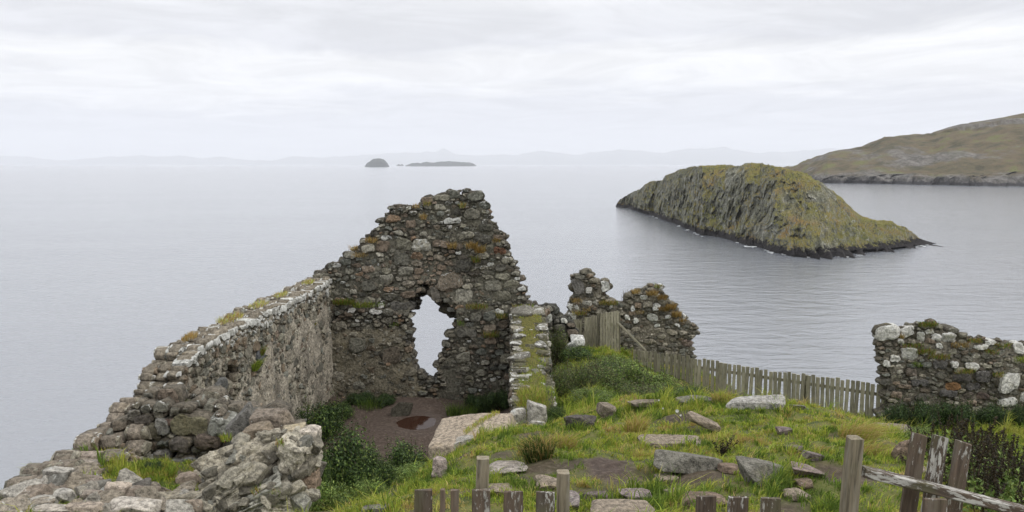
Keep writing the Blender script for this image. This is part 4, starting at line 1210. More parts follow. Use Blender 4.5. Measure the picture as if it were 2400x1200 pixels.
def rock(seed, size, rot=0.0, tilt=(0, 0), boxy=1.0, hard=24, amp=0.05, strata=0.0, base=ICO5):
    """a weathered block: planes cut round a sphere, roughened; returns points about its own centre"""
    rs = np.random.RandomState(seed)
    D, Fc = base
    pl = [(np.array(v, float) + rs.normal(0, 0.16, 3), rs.uniform(0.92, 1.06)) for v in ((1, 0, 0), (-1, 0, 0), (0, 1, 0), (0, -1, 0), (0, 0, 1), (0, 0, -1))]
    for _ in range(9):
        v = rs.normal(0, 1, 3)
        pl.append((v / np.linalg.norm(v), rs.uniform(1.0, 1.35) if boxy > 0.5 else rs.uniform(0.9, 1.12)))
    s = 0
    for v, d in pl:
        v = v / np.linalg.norm(v)
        s = s + np.maximum(D @ v, 0) ** hard / d ** hard
    P = D * (s ** (-1.0 / hard))[:, None]
    P = P * np.array(size) / 2
    m = max(size)
    nz = fbm(P / m * 3.2 + seed * 1.7, 5, seed, 0.55)
    nl = fbm(P / m * 1.3 + seed * 0.7, 3, seed + 1)
    P = P * (1 + amp * 1.7 * nz + amp * 1.3 * nl)[:, None]
    if strata:
        st = fbm(np.stack([P[:, 0] * 0.8, P[:, 1] * 0.8, P[:, 2] * 16 / max(0.3, size[2])], 1) + seed, 4, seed + 2, 0.65)
        P = P + D * (st * strata)[:, None]
    M = Matrix.Rotation(rot, 3, 'Z') @ Matrix.Rotation(tilt[0], 3, 'X') @ Matrix.Rotation(tilt[1], 3, 'Y')
    return P @ np.array(M).T, Fc


STONE_SPOTS = []


def stone(px0, py0, px1, py1, label, seed, col=(0.17, 0.15, 0.13), hf=0.5, lic=-0.05, moss=-0.3, tilt=(0, 0), rot=0.0, d=None, boxy=1.0, amp=0.045, sink=0.45, strata=0.0, name='stone', group=None, deep=None, hard=26, zoff=0.0):
    cx_ = (px0 + px1) / 2
    if d is None:
        b = on_ground(cx_, py1)
    else:
        b = at(cx_, py1, d)
    d = b[1]
    wm, hm = (px1 - px0) / F * d, (py1 - py0) / F * d
    dip = max(0.12, (CAMZ - b[2]) / d)
    h = max(0.05, hf * hm)
    L = max(0.10, (1 - hf) * hm / dip) if deep is None else deep
    hh = h * (1 + sink)
    c = np.array([b[0], d + L / 2, b[2] + h - hh / 2 + zoff])
    if d is not None and deep is None:
        gz = float(ground(c[0], c[1]))
        c[2] = max(c[2] + 0.02, gz + h * 0.55 + 0.03 - hh / 2) if zoff == 0 else c[2]
    P, Fc = rock(seed, (wm * 1.02, L, hh), rot, tilt, boxy, hard, amp, strata)
    P = P + c
    a = Acc()
    rs = np.random.RandomState(seed)
    a.add(P, [Fc], Col=np.array(col), lic=np.float32(lic), moss=np.float32(moss))
    o = a.build(name, M_STONE, None, loc=(c[0], c[1], c[2] - hh / 2))
    STONE_SPOTS.append((c[0], c[1], wm / 2, L / 2))
    tag(o, label, 'stone' if name == 'stone' else name.replace('_', ' '), group, 'thing')
    return o


G1, G2, BRN, GRY, WHT = (0.165, 0.138, 0.108), (0.20, 0.166, 0.128), (0.145, 0.108, 0.08), (0.135, 0.128, 0.108), (0.28, 0.265, 0.235)
gs = 'stones scattered over the grassy mound'
stone(1404, 945, 1446, 978, 'upright brown stone block at the left end of the crest row', 1, G1, 0.7, group=gs)
stone(1478, 936, 1552, 956, 'flat broken stone on the grassy crest, second from the left end', 2, G1, 0.45, 0.0, group=gs, amp=0.08)
stone(1590, 927, 1684, 950, 'long flat slab on the grassy crest in front of the fence', 3, GRY, 0.45, 0.02, group=gs)
stone(1710, 926, 1834, 962, 'long humped boulder with white lichen at the right end of the crest row', 4, (0.26, 0.25, 0.23), 0.55, 0.10, boxy=0.3, group=gs)
stone(1850, 950, 1893, 963, 'small grey flat stone on the crest just right of the humped boulder', 5, GRY, 0.5, 0.05, group=gs)
stone(1612, 978, 1694, 1018, 'narrow slab lying tilted in the bank below the crest', 6, G2, 0.32, tilt=(0.1, 0.42), group=gs, zoff=0.12, deep=0.22)
stone(1502, 1019, 1650, 1052, 'long pale flat-topped slab in the middle of the mound', 7, G2, 0.30, -0.04, group=gs, amp=0.03)
stone(1548, 1056, 1678, 1112, 'wedge-shaped grey boulder just below the long pale slab', 8, GRY, 0.62, 0.03, tilt=(-0.25, 0.10), group=gs, amp=0.04)
stone(1747, 1080, 1838, 1138, 'square grey block standing in grass right of the middle', 9, GRY, 0.68, 0.0, tilt=(-0.2, 0.03), group=gs, amp=0.03)
stone(1690, 1086, 1736, 1112, 'low brown stone between the wedge boulder and the square block', 10, BRN, 0.4, group=gs)
stone(1540, 1110, 1592, 1138, 'small pale stone lying below the wedge boulder', 11, G2, 0.35, rot=0.3, group=gs)
stone(1558, 1145, 1602, 1168, 'small rough stone at the right end of the large flat rock', 12, G1, 0.5, group=gs, amp=0.08)
stone(1388, 1166, 1536, 1222, 'large flat cracked rock at the bottom edge', 13, G2, 0.25, group=gs, amp=0.05)
stone(1462, 1156, 1530, 1178, 'purplish flat rock behind the large cracked rock', 14, (0.17, 0.14, 0.135), 0.25, group=gs)
stone(1366, 1160, 1426, 1178, 'dark purplish flat rock left of the large cracked rock', 15, (0.12, 0.095, 0.09), 0.25, group=gs)
stone(1333, 1146, 1362, 1198, 'narrow greyish rock beside the bottom fence post', 16, (0.18, 0.155, 0.145), 0.3, group=gs)
stone(1255, 1112, 1308, 1152, 'rounded tan rock just left of the bottom fence post', 17, G2, 0.4, group=gs, boxy=0.3)
stone(1614, 1150, 1698, 1188, 'flat brown rock behind the three lower pickets', 18, BRN, 0.3, group=gs)
stone(1322, 971, 1398, 1002, 'dark craggy outcrop in the grass right of the low mossy wall', 19, (0.075, 0.066, 0.06), 0.7, -0.12, group=gs, amp=0.14)
stone(1826, 1005, 1860, 1020, 'small purplish stone in grass above the square block', 20, (0.15, 0.12, 0.115), 0.4, group=gs)
stone(2056, 988, 2160, 1024, 'broad flat brown rock at the right brink of the mound', 21, (0.18, 0.15, 0.125), 0.35, -0.06, group=gs, amp=0.07)
stone(2102, 1030, 2150, 1092, 'brown rubble face under the broad flat rock', 22, BRN, 0.8, -0.12, group=gs, amp=0.14)
stone(1890, 1062, 1932, 1083, 'small dark stone in grass midway between square block and tall post', 23, (0.13, 0.11, 0.10), 0.4, group=gs, tilt=(0, 0.2))
stone(1864, 1090, 1940, 1122, 'purplish slab sloping in the grass left of the tall post', 24, (0.18, 0.14, 0.13), 0.3, group=gs, tilt=(0, 0.25))
stone(1840, 1147, 1898, 1176, 'tan rock in grass below the square block', 25, G2, 0.35, group=gs)
stone(1872, 1130, 1910, 1156, 'small brown rock half sunk above the tan rock', 26, BRN, 0.35, group=gs)
stone(2166, 1094, 2190, 1136, 'pale stone showing between the tall peeling pickets', 27, G2, 0.7, group=gs)
stone(1847, 1048, 1880, 1062, 'tiny dark stone in grass above right of the square block', 28, (0.12, 0.10, 0.095), 0.4, group=gs)
stone(1140, 1134, 1200, 1166, 'flat tan rock right of the left bottom post', 29, G2, 0.3, group=gs)
stone(1146, 1076, 1222, 1118, 'flat grey slab below the big fallen block', 30, (0.23, 0.205, 0.18), 0.3, 0.0, group=gs, amp=0.03)
stone(1070, 1050, 1124, 1102, 'rough pale stone under the left corner of the big fallen block', 31, WHT, 0.7, 0.0, group=gs, amp=0.10, d=12.9)
stone(1012, 1070, 1046, 1124, 'pale sloping rock at the brink above the nettles', 32, (0.24, 0.20, 0.18), 0.7, 0.0, group=gs, amp=0.10)
stone(846, 1188, 900, 1212, 'grey stone in the grass at the bottom edge left of the pickets', 33, GRY, 0.4, group=gs)
stone(915, 944, 962, 976, 'dark squarish boulder on the muddy floor under the window gap', 34, (0.060, 0.055, 0.042), 0.75, -0.15, -0.05, boxy=0.5)
stone(1338, 784, 1372, 808, 'white lichened boulder on the slope below the short fence', 35, (0.5, 0.5, 0.47), 0.75, 0.24, d=24.0, boxy=0.3)
stone(1326, 802, 1348, 820, 'small white boulder left of the dark round bush', 36, (0.42, 0.42, 0.39), 0.75, 0.2, d=23.7, boxy=0.3)
stone(1194, 954, 1232, 984, 'white lichened stone fallen at the left foot of the low mossy wall', 37, WHT, 0.75, 0.22, d=16.9, boxy=0.4)
stone(1238, 946, 1282, 990, 'upright white lichened block at the right foot of the low mossy wall', 38, WHT, 0.85, 0.16, d=16.8)
stone(1236, 985, 1280, 1014, 'lowest white block at the near end of the low mossy wall', 39, WHT, 0.8, 0.16, d=16.2)

rs = np.random.RandomState(19)
for q, (px, py, wpx) in enumerate([(1224, 734, 62), (1262, 730, 40), (1212, 758, 28), (1214, 776, 30), (1270, 770, 36), (1216, 790, 34), (1268, 790, 34), (1240, 772, 20), (1214, 806, 36), (1266, 812, 40), (1247, 815, 18), (1220, 820, 30), (1222, 840, 42), (1272, 845, 16), (1208, 858, 20), (1268, 862, 22), (1230, 868, 30),
                                    (1262, 873, 34), (1205, 880, 22), (1240, 880, 18), (1228, 892, 16), (1270, 902, 16), (1208, 905, 14), (1205, 930, 14)]):
    d_ = np.arange(16.5, 24.0, 0.05)
    pp_ = np.array([at(px, py, d) for d in d_])
    zt = rtop(d_)
    hit_ = np.nonzero(pp_[:, 2] <= zt)[0]
    p_ = pp_[hit_[0]] if len(hit_) else at(px, py, 23.8)
    wm = wpx / F * p_[1] * 0.85
    P, Fc = rock(620 + q, (wm, wm * rs.uniform(0.9, 1.6), wm * rs.uniform(0.35, 0.55)), rs.normal(0, 0.4), (0.15, 0), 0.8, 12, 0.06, 0.0, ICO4)
    a_ = Acc()
    a_.add(P + p_, [Fc], Col=np.array(GRY) * rs.uniform(0.8, 1.5), lic=np.float32(rs.uniform(0.08, 0.22)), moss=np.float32(-0.2))
    a_.build('stone', M_STONE, rwall)

# ---- the big fallen block with its sloping top
FB = thing('fallen_block', at(1118, 1062, 14.0), 'big pale fallen block of masonry with a sloping mossy top', 'stone block')
a_ = Acc()
P, Fc = rock(301, (1.26, 1.45, 0.62), 0.04, (0.20, -0.10), 1.0, 24, 0.028, 0.0, ICO6)
P[:, 2] -= 0.10 * smooth(0.05, -0.35, P[:, 0]) * (P[:, 2] > 0) * smooth(0.2, -0.3, P[:, 1] * 0)
P[:, 2] += 0.02 * fbm(P * np.array([3, 14, 14]), 4, 303)
c = at(1112, 1036, 14.6)
P = P + c
a_.add(P, [Fc], Col=np.array((0.27, 0.225, 0.175)), lic=np.float32(-0.06), moss=np.float32(-0.35))
a_.build('stone', M_STONE, FB)
rs = np.random.RandomState(12)
a_ = Acc()
topz = lambda x, y: P[np.argsort((P[:, 0] - x) ** 2 + (P[:, 1] - y) ** 2)[:20], 2].max()
for q in np.linspace(0, 1, 16):
    x, y = c[0] - 0.12 + 0.5 * q, c[1] - 0.3 + 0.62 * q
    tuft(rs, a_, (x, y, topz(x, y) - 0.01), 0.06, 0.09, 45, 0.05, [LIME, STRAW], (2, 1))
a_.build('grass_tuft', M_BLADE, FB)

# ---- leaning mass of mortared rubble, lower left
LM = thing('fallen_masonry', at(600, 1190, 9.6), 'great leaning lump of pale mortared rubble in the lower left foreground', 'fallen masonry')
a_ = Acc()
rs = np.random.RandomState(4)
PALE = [(0.265, 0.24, 0.19), (0.245, 0.226, 0.18), (0.32, 0.294, 0.236), (0.195, 0.178, 0.14), (0.25, 0.244, 0.208)]
LMP = []
for (px, py, d, sz, rot, tl, sd_, st, cc_) in [
        (600, 1105, 10.35, (0.80, 0.8, 0.72), 0.2, (-0.35, -0.55), 401, 0.05, PALE[0]), (692, 1095, 10.15, (0.36, 0.62, 0.80), -0.2, (-0.1, 0.22), 402, 0.035, PALE[2]),
        (540, 1150, 9.95, (0.74, 0.7, 0.40), 0.1, (-0.2, -0.52), 403, 0.05, PALE[1]), (660, 1178, 9.8, (0.55, 0.5, 0.50), 0.4, (0, 0.3), 404, 0.04, PALE[2]),
        (610, 1185, 9.75, (0.66, 0.5, 0.40), 0.1, (0, -0.45), 405, 0.05, PALE[4]), (640, 1060, 10.4, (0.34, 0.5, 0.50), 0.5, (-0.2, -0.1), 406, 0.04, PALE[3])]:
    P, Fc = rock(sd_, sz, rot, tl, 0.7, 28, 0.085, st, ICO6)
    N_ = P / np.linalg.norm(P, axis=1)[:, None]
    P = P + N_ * (0.030 * fbm(P * 9, 4, sd_ + 9, 0.65) - 0.05 * np.abs(fbm(P * np.array([3.5, 3.5, 5.5]), 4, sd_ + 5)))[:, None]
    P = P + at(px, py, d)
    LMP.append(P)
    a_.add(P, [Fc], Col=np.array(cc_) * (1 + 0.35 * fbm(P * 4, 3, sd_)[:, None]), lic=np.float32(0.0), moss=np.float32(-0.34))
LMP = np.concatenate(LMP)


def to_px(P):
    x, y, z = P[:, 0], P[:, 1], P[:, 2] - CAMZ
    dep, up = y * CP - z * SP, y * SP + z * CP
    return 1200 + F * x / dep, 600 - F * up / dep, dep


_lx, _ly, _ld = to_px(LMP)
a_.build('core', M_STONE, LM)
a_ = Acc()
for q in range(75):                                   # stones standing out of the mortar
    px, py = rs.uniform(455, 745), rs.uniform(1010, 1200)
    near_ = np.hypot(_lx - px, _ly - py) < 4
    if not near_.any():
        continue
    idx = np.nonzero(near_)[0]
    hit = LMP[idx[np.argmin(_ld[idx])]]
    sz = 0.05 + 0.12 * rs.uniform() ** 2.2
    P, Fc = rock(500 + q, (sz * rs.uniform(1.2, 2.4), sz * 1.3, sz * rs.uniform(0.6, 1.0)), rs.uniform(0, 3), (rs.normal(0, 0.2), -0.55 + rs.normal(0, 0.25)), 1.0, 28, 0.06, 0.0, ICO4)
    a_.add(P + hit + np.array([0, 0.25 * sz, 0]), [Fc], Col=np.array(PALE[rs.randint(5)]) * rs.uniform(0.35, 1.05), lic=np.float32(rs.uniform(-0.12, 0.10)), moss=np.float32(-0.3))
a_.build('embedded_stones', M_STONE, LM)
a_ = Acc()
for (px, py, n) in ((655, 1160, 160), (600, 1150, 60), (655, 1040, 60), (530, 1030, 90)):
    near_ = np.nonzero(np.hypot(_lx - px, _ly - py) < 6)[0]
    hit = LMP[near_[np.argmin(_ld[near_])]] if len(near_) else at(px, py, 10)
    tuft(rs, a_, hit, 0.07, 0.06, n, 0.08, [LIME, RUST, GREEN], None, droop=(0, -0.4, 0))
a_.build('grass_tuft', M_BLADE, LM)
gl = 'tumbled stones in the lower left corner'
stone(528, 958, 610, 1046, 'dark leaning angular slab on top of the pale leaning masonry', 61, (0.115, 0.11, 0.10), 0.75, 0.02, tilt=(0.1, -0.5), d=11.2, deep=0.32, group=gl, amp=0.06, zoff=0.02)
stone(592, 962, 682, 1034, 'brown square-faced stone spotted with white lichen behind the leaning masonry', 62, (0.15, 0.125, 0.10), 0.85, 0.0, d=11.0, deep=0.34, tilt=(0, 0.12), group=gl, amp=0.03, zoff=0.02)
stone(560, 1000, 640, 1042, 'pointed brown stone at the peak of the leaning masonry', 63, (0.16, 0.13, 0.095), 0.8, 0.0, d=10.5, deep=0.3, tilt=(0.1, -0.3), group=gl, amp=0.06, zoff=0.02)
stone(655, 1004, 705, 1040, 'yellowish stone on the right shoulder of the leaning masonry', 64, (0.28, 0.24, 0.17), 0.8, 0.0, d=10.4, deep=0.28, group=gl, amp=0.08, zoff=0.02)
stone(692, 1008, 740, 1052, 'pale rough stone jutting right from the leaning masonry', 65, (0.36, 0.32, 0.27), 0.85, 0.05, d=10.2, deep=0.26, group=gl, amp=0.10, zoff=0.02)
stone(700, 1108, 742, 1142, 'small brown stone lodged low on the right of the leaning masonry', 66, (0.22, 0.165, 0.12), 0.85, 0.0, d=10.0, deep=0.24, group=gl, amp=0.09, zoff=0.02)
for (b, lb, sd_, cl_, kw) in [
        ((171, 1055, 228, 1092), 'pale boulder sticking out over the sea from the grassy footing', (71), (0.24, 0.20, 0.165), dict(hf=0.6)),
        ((94, 1094, 152, 1136), 'pale grey lichened boulder on the seaward edge, left of the grass patch', 72, WHT, dict(hf=0.65, lic=0.10)),
        ((180, 1078, 228, 1102), 'flat stone under the pale boulder by the sea', 73, (0.22, 0.19, 0.16), dict(hf=0.5, lic=0.05)),
        ((158, 1112, 228, 1148), 'broad brown stone left of the small white rounded stone', 74, (0.17, 0.14, 0.115), dict(hf=0.5, lic=0.06)),
        ((219, 1134, 254, 1160), 'small white rounded stone at the foot of the grass patch', 75, (0.42, 0.42, 0.40), dict(hf=0.7, lic=0.16, boxy=0.2)),
        ((240, 1126, 294, 1182), 'pale rough block in front of the grass patch', 76, (0.33, 0.28, 0.23), dict(hf=0.7)),
        ((286, 1126, 352, 1164), 'grey angular stone leaning on the pale rough block', 77, (0.16, 0.15, 0.135), dict(hf=0.65, tilt=(0, -0.3))),
        ((236, 1162, 354, 1215), 'wide pale crusted rock at the bottom edge', 78, (0.34, 0.31, 0.27), dict(hf=0.5, lic=0.08, amp=0.08)),
        ((346, 1155, 480, 1188), 'long lintel-like slab lying flat left of the leaning masonry', 79, (0.20, 0.18, 0.14), dict(hf=0.6, lic=0.02, amp=0.03)),
        ((404, 1170, 472, 1212), 'brown rock under the long lintel-like slab', 80, (0.20, 0.165, 0.13), dict(hf=0.7)),
        ((115, 1142, 165, 1182), 'whitish stone in the lower left rubble below the lichened boulder', 81, WHT, dict(hf=0.55, lic=0.05)),
        ((182, 1146, 230, 1180), 'dark sided stone below the broad brown stone', 82, (0.20, 0.17, 0.14), dict(hf=0.6)),
        ((158, 1178, 222, 1212), 'tan stone at the bottom edge left of the wide crusted rock', 83, (0.25, 0.21, 0.17), dict(hf=0.5)),
        ((60, 1158, 124, 1190), 'flat pale stone near the lower left corner', 84, WHT, dict(hf=0.4)),
        ((0, 1170, 62, 1210), 'pale stone in the very lower left corner', 85, WHT, dict(hf=0.45)),
        ((52, 1128, 98, 1150), 'small lichened stone left of the lichened boulder on the brink', 86, (0.26, 0.24, 0.21), dict(hf=0.6, lic=0.08)),
        ((408, 1108, 462, 1140), 'brown flat stone low against the left of the leaning masonry', 87, (0.18, 0.145, 0.115), dict(hf=0.6)),
        ((60, 1178, 150, 1215), 'grassy edged pale rock at the bottom left edge', 88, (0.30, 0.27, 0.23), dict(hf=0.4))]:
    stone(*b, lb, sd_, cl_, group=gl, **kw)

rs = np.random.RandomState(91)
FILL = []
for q in range(7):
    P, Fc = rock(950 + q, (rs.uniform(0.22, 0.36), rs.uniform(0.2, 0.3), rs.uniform(0.12, 0.2)), rs.uniform(0, 3), (rs.normal(0, 0.15), rs.normal(0, 0.15)), 1.0, 26, 0.07, 0.0, ICO4)
    a_ = Acc()
    a_.add(P, [Fc], Col=np.array([(0.16, 0.14, 0.11), (0.25, 0.235, 0.205), (0.18, 0.155, 0.12), (0.2, 0.175, 0.14), (0.22, 0.205, 0.175), (0.125, 0.12, 0.105), (0.16, 0.132, 0.105)][q]), lic=np.float32(rs.uniform(0.0, 0.12)), moss=np.float32(-0.22))
    o = a_.build('stone', M_STONE, None)
    FILL.append(o.data)
    bpy.data.objects.remove(o)
cnt = 0
for q in range(400):
    px, py = rs.uniform(-10, 470), rs.uniform(1050, 1215)
    if cnt >= 64 or py < 1190 - px * 0.62 or (222 < px < 440 and py < 1142):
        continue
    p = on_ground(px, py)
    if any(abs(p[0] - sx) < sw * 0.8 and abs(p[1] - sy) < sl * 0.9 for (sx, sy, sw, sl) in STONE_SPOTS):
        continue
    o = bpy.data.objects.new('stone', FILL[q % 7])
    COL.objects.link(o)
    sc_ = rs.uniform(0.45, 1.25)
    o.location = (p[0], p[1], p[2] + 0.03 * sc_)
    o.rotation_euler = (rs.normal(0, 0.35), rs.normal(0, 0.35), rs.uniform(0, 6.28))
    o.scale = (sc_, sc_, sc_ * rs.uniform(0.8, 1.5))
    STONE_SPOTS.append((p[0], p[1], 0.13 * sc_, 0.12 * sc_))
    tag(o, 'small weathered stone packed among the rubble of the lower left corner', 'stone', 'small packed stones in the lower left rubble', 'thing')
    cnt += 1

# ---------------------------------------------------------------- weathered timber
def wood_mat(name, base, flake=0.0, grey=(0.30, 0.29, 0.26)):
    m, k = new_mat(name)
    tco = k.n('ShaderNodeTexCoord').outputs['Object']
    grain = k.noise(k.vmath('MULTIPLY', tco, (1.0, 1.0, 0.06)), 60, 5, 0.6, 0.6)
    gr2 = k.noise(k.vmath('MULTIPLY', tco, (1.0, 1.0, 0.18)), 22, 4, 0.6)
    col = k.ramp(grain, [(0.28, tuple(0.30 * x for x in base)), (0.45, tuple(0.8 * x for x in base)), (0.72, tuple(1.35 * x for x in base))])
    col = k.mix(k.remap(gr2, 0.45, 0.7, 0, 0.65), col, grey)
    tone = k.attr('tone').outputs['Fac']
    col = k.mix(1.0, col, k.n('ShaderNodeCombineXYZ', {0: tone, 1: tone, 2: tone}).outputs[0], 'MULTIPLY')
    algae = k.noise(tco, 5, 4)
    col = k.mix(k.remap(algae, 0.5, 0.75, 0, 0.5), col, (0.10, 0.105, 0.05))
    hh = grain
    if flake:
        fl_ = k.noise(k.vmath('MULTIPLY', tco, (1.0, 1.0, 0.22)), 55, 6, 0.72, 0.3)
        big_ = k.noise(k.vmath('MULTIPLY', tco, (1.0, 1.0, 0.5)), 9, 3)
        f = k.math('ADD', fl_, k.math('MULTIPLY', k.math('SUBTRACT', big_, 0.5), 0.45))
        f = k.math('ADD', f, k.attr('paint').outputs['Fac'])
        msk = k.remap(f, 0.55, 0.60)
        col = k.mix(msk, col, k.ramp(grain, [(0.3, (0.20, 0.19, 0.17)), (0.5, (0.40, 0.39, 0.36))]))
        hh = k.math('ADD', grain, k.math('MULTIPLY', msk, 0.7))
    finish(k, col, 0.85, hh, 0.6, 0.006, 0.25)
    return m


M_POST = wood_mat('bare_weathered_post', (0.24, 0.205, 0.145), 0.0, (0.30, 0.275, 0.22))
M_PALE = wood_mat('peeling_painted_picket', (0.085, 0.063, 0.047), 1.0, (0.11, 0.095, 0.078))
M_FENCE = wood_mat('grey_green_fence_wood', (0.27, 0.25, 0.18), 0.0, (0.30, 0.285, 0.225))


def plank(name, parent, bot, top, wdt, thk, mat, face=0.0, seed=0, chamfer=0.0, tone=1.0, paint=0.0, skew=0.0):
    """a board from bot to top (its end centres); face: heading of its broad face about Z"""
    rs = np.random.RandomState(seed)
    bot, top = np.array(bot, float), np.array(top, float)
    ax = top - bot
    L = np.linalg.norm(ax)
    ax /= L
    f = np.array([math.cos(face), math.sin(face), 0])
    f = f - ax * (f @ ax)
    f /= np.linalg.norm(f)
    g = np.cross(ax, f)
    c = min(wdt, thk) * 0.10
    prof = np.array([(-wdt / 2 + c, -thk / 2), (wdt / 2 - c, -thk / 2), (wdt / 2, -thk / 2 + c), (wdt / 2, thk / 2 - c), (wdt / 2 - c, thk / 2), (-wdt / 2 + c, thk / 2), (-wdt / 2, thk / 2 - c), (-wdt / 2, -thk / 2 + c)])
    n = max(6, int(L / 0.06))
    V = []
    for i in range(n + 1):
        t = i / n
        wob = 0.004 * np.array([vnoise(np.array([[t * L * 3, seed * 1.3, 5.1]]), 3)[0], vnoise(np.array([[t * L * 3, seed * 1.3, 9.1]]), 4)[0]])
        s = 1.0 - (0.03 if i in (0, n) else 0)
        for (a, b) in prof:
            q = (a + wob[0] * 1.0 + 0.002 * vnoise(np.array([[a * 60, b * 60, t * L * 9 + seed]]), 5)[0])
            loc_ = np.array([q * s, (b + wob[1]) * s, t * L + (skew * a + (rs.uniform(-0.004, 0.004) if i == n else 0))*(1 if i == n else 0)])
            V.append(loc_)
    V = np.array(V)
    i, j = np.meshgrid(np.arange(n), np.arange(8), indexing='ij')
    a, b = (i * 8 + j).ravel(), (i * 8 + (j + 1) % 8).ravel()
    q = np.stack([a, b, b + 8, a + 8], 1)
    caps = np.array([list(range(7, -1, -1)), list(range(n * 8, n * 8 + 8))])
    M = Matrix(((f[0], g[0], ax[0], bot[0]), (f[1], g[1], ax[1], bot[1]), (f[2], g[2], ax[2], bot[2]), (0, 0, 0, 1)))
    # the mesh keeps its own upright axes so that the grain follows the board
    o = mesh_obj(name, V, [q, caps], mat, None, {'tone': np.full(len(V), tone * rs.uniform(0.75, 1.2)), 'paint': np.full(len(V), paint + rs.uniform(-0.04, 0.04))}, sharp=30)
    if parent is not None:
        o.parent = parent
        M = Matrix.Translation(-Vector(parent['_o'])) @ M
    # shift the grain of each board
    sh = Vector((rs.uniform(-9, 9), rs.uniform(-9, 9), rs.uniform(-9, 9)))
    me = o.data
    me.transform(Matrix.Translation(sh))
    o.matrix_local = M @ Matrix.Translation(-sh)
    return o


def vert_board(parent, px, py_top, wpx, d, mat, seed, name='picket', lean=0.0, thk=0.02, bury=0.15, face=0.0, tone=1.0, paint=0.0, skew=0.0):
    t = at(px, py_top, d)
    gz = float(ground(t[0], d)) - bury
    b = np.array([t[0] + lean * (t[2] - gz), d, gz])
    return plank(name, parent, b, t, wpx / F * d, thk, mat, face, seed, tone=tone, paint=paint, skew=skew)


# near fence in the middle: two bare posts and old pickets
DF = 4.5
nf = thing('picket_fence', (0.3, DF, CAMZ - 2.75), 'broken old picket fence with two bare posts across the bottom of the view', 'fence')
vert_board(nf, 1131, 1072, 31, DF + 0.10, M_POST, 1, 'post', -0.035, 0.075, 0.3)
vert_board(nf, 1320, 1105, 30, DF + 0.10, M_POST, 2, 'post', -0.004, 0.075, 0.3)
for i, (px, py, w_, pt, sk) in enumerate([(991, 1147, 44, -0.03, 0.05), (1037, 1146, 13, -0.12, 0), (1066, 1148, 20, -0.10, 0.05), (1127, 1148, 45, -0.01, 0.02), (1204, 1152, 47, 0.0, 0.05), (1279, 1153, 46, 0.02, 0.0), (1655, 1162, 49, -0.06, 0.02), (1731, 1165, 49, 0.06, -0.02), (1807, 1168, 49, 0.03, 0.0)]):
    vert_board(nf, px, py, w_, DF, M_PALE, 10 + i, 'picket', -0.02, 0.022, 0.1, paint=pt, skew=sk, tone=1.25)
for z in (0.30, 0.72):
    a, b = at(940, 1150, DF + 0.055), at(1860, 1172, DF + 0.055)
    a[2] = ground(a[0], a[1]) + z
    b[2] = ground(b[0], b[1]) + z
    plank('rail', nf, a, b, 0.04, 0.075, M_PALE, math.pi / 2, 41 + int(z * 10))

# near fence on the right: tall post, sloping rail, three tall pickets
rf = thing('broken_fence', (2.1, DF, CAMZ - 2.8), 'broken fence with tall square post, sloping peeling rail and tall pickets at lower right', 'fence')
vert_board(rf, 2006, 1026, 34, DF, M_POST, 3, 'post', -0.045, 0.075, 0.3, face=0.12)
for i, (px, py, w_, pt, sk, dd) in enumerate([(2155, 1018, 39, -0.06, -0.2, 0.12), (2205, 1023, 39, 0.02, -0.22, 0.14), (2258, 1037, 40, -0.02, -0.22, 0.16), (2192, 1169, 58, 0.0, -0.05, -0.14)]):
    vert_board(rf, px, py, w_, DF + dd, M_PALE, 30 + i, 'picket', -0.10 if i < 3 else 0.0, 0.022, 0.1, paint=pt, skew=sk, tone=1.25)
plank('rail', rf, at(2022, 1104, DF + 0.02), at(2420, 1204, DF + 0.06), 0.075, 0.05, M_PALE, math.pi / 2, 47, paint=0.07)

# far picket fence along the brink
lf = thing('picket_fence', at(1790, 950, 23.0), 'long grey picket fence running along the cliff edge in the middle distance', 'fence')
PA, PB, n_ = at(1489, 820, 24.9), at(2096, 908, 21.2), 58
hd_ = math.atan2(PB[1] - PA[1], PB[0] - PA[0])
for i in range(n_):
    t = i / (n_ - 1)
    p = PA * (1 - t) + PB * t
    rs = np.random.RandomState(700 + i)
    p[2] += rs.normal(0, 0.018) + 0.05 * math.sin(t * 9) * 0.6
    p[0] += rs.normal(0, 0.008)
    b = np.array([p[0] + rs.normal(0, 0.025), p[1], min(float(ground(p[0], p[1])) - 0.1, p[2] - 1.15)])
    plank('picket', lf, b, p, 0.096 + rs.normal(0, 0.006), 0.02, M_FENCE, hd_ + rs.normal(0, 0.05), 700 + i, tone=1.0 * (0.78 if i < 14 else 1.0))
off = np.array([-math.sin(hd_), math.cos(hd_), 0]) * 0.045
for dz in (-0.24, -0.95):
    plank('rail', lf, PA + off + (0, 0, dz), PB + off + (0, 0, dz), 0.045, 0.08, M_FENCE, math.pi / 2, 790 + int(dz * 10), tone=0.7)
for t in (0.03, 0.36, 0.69, 0.98):
    p = PA * (1 - t) + PB * t + off * 2.4 + (0, 0, -0.04)
    plank('post', lf, np.array([p[0], p[1], float(ground(p[0], p[1])) - 0.3]), p, 0.09, 0.09, M_FENCE, hd_, 800 + int(t * 10), tone=0.75)

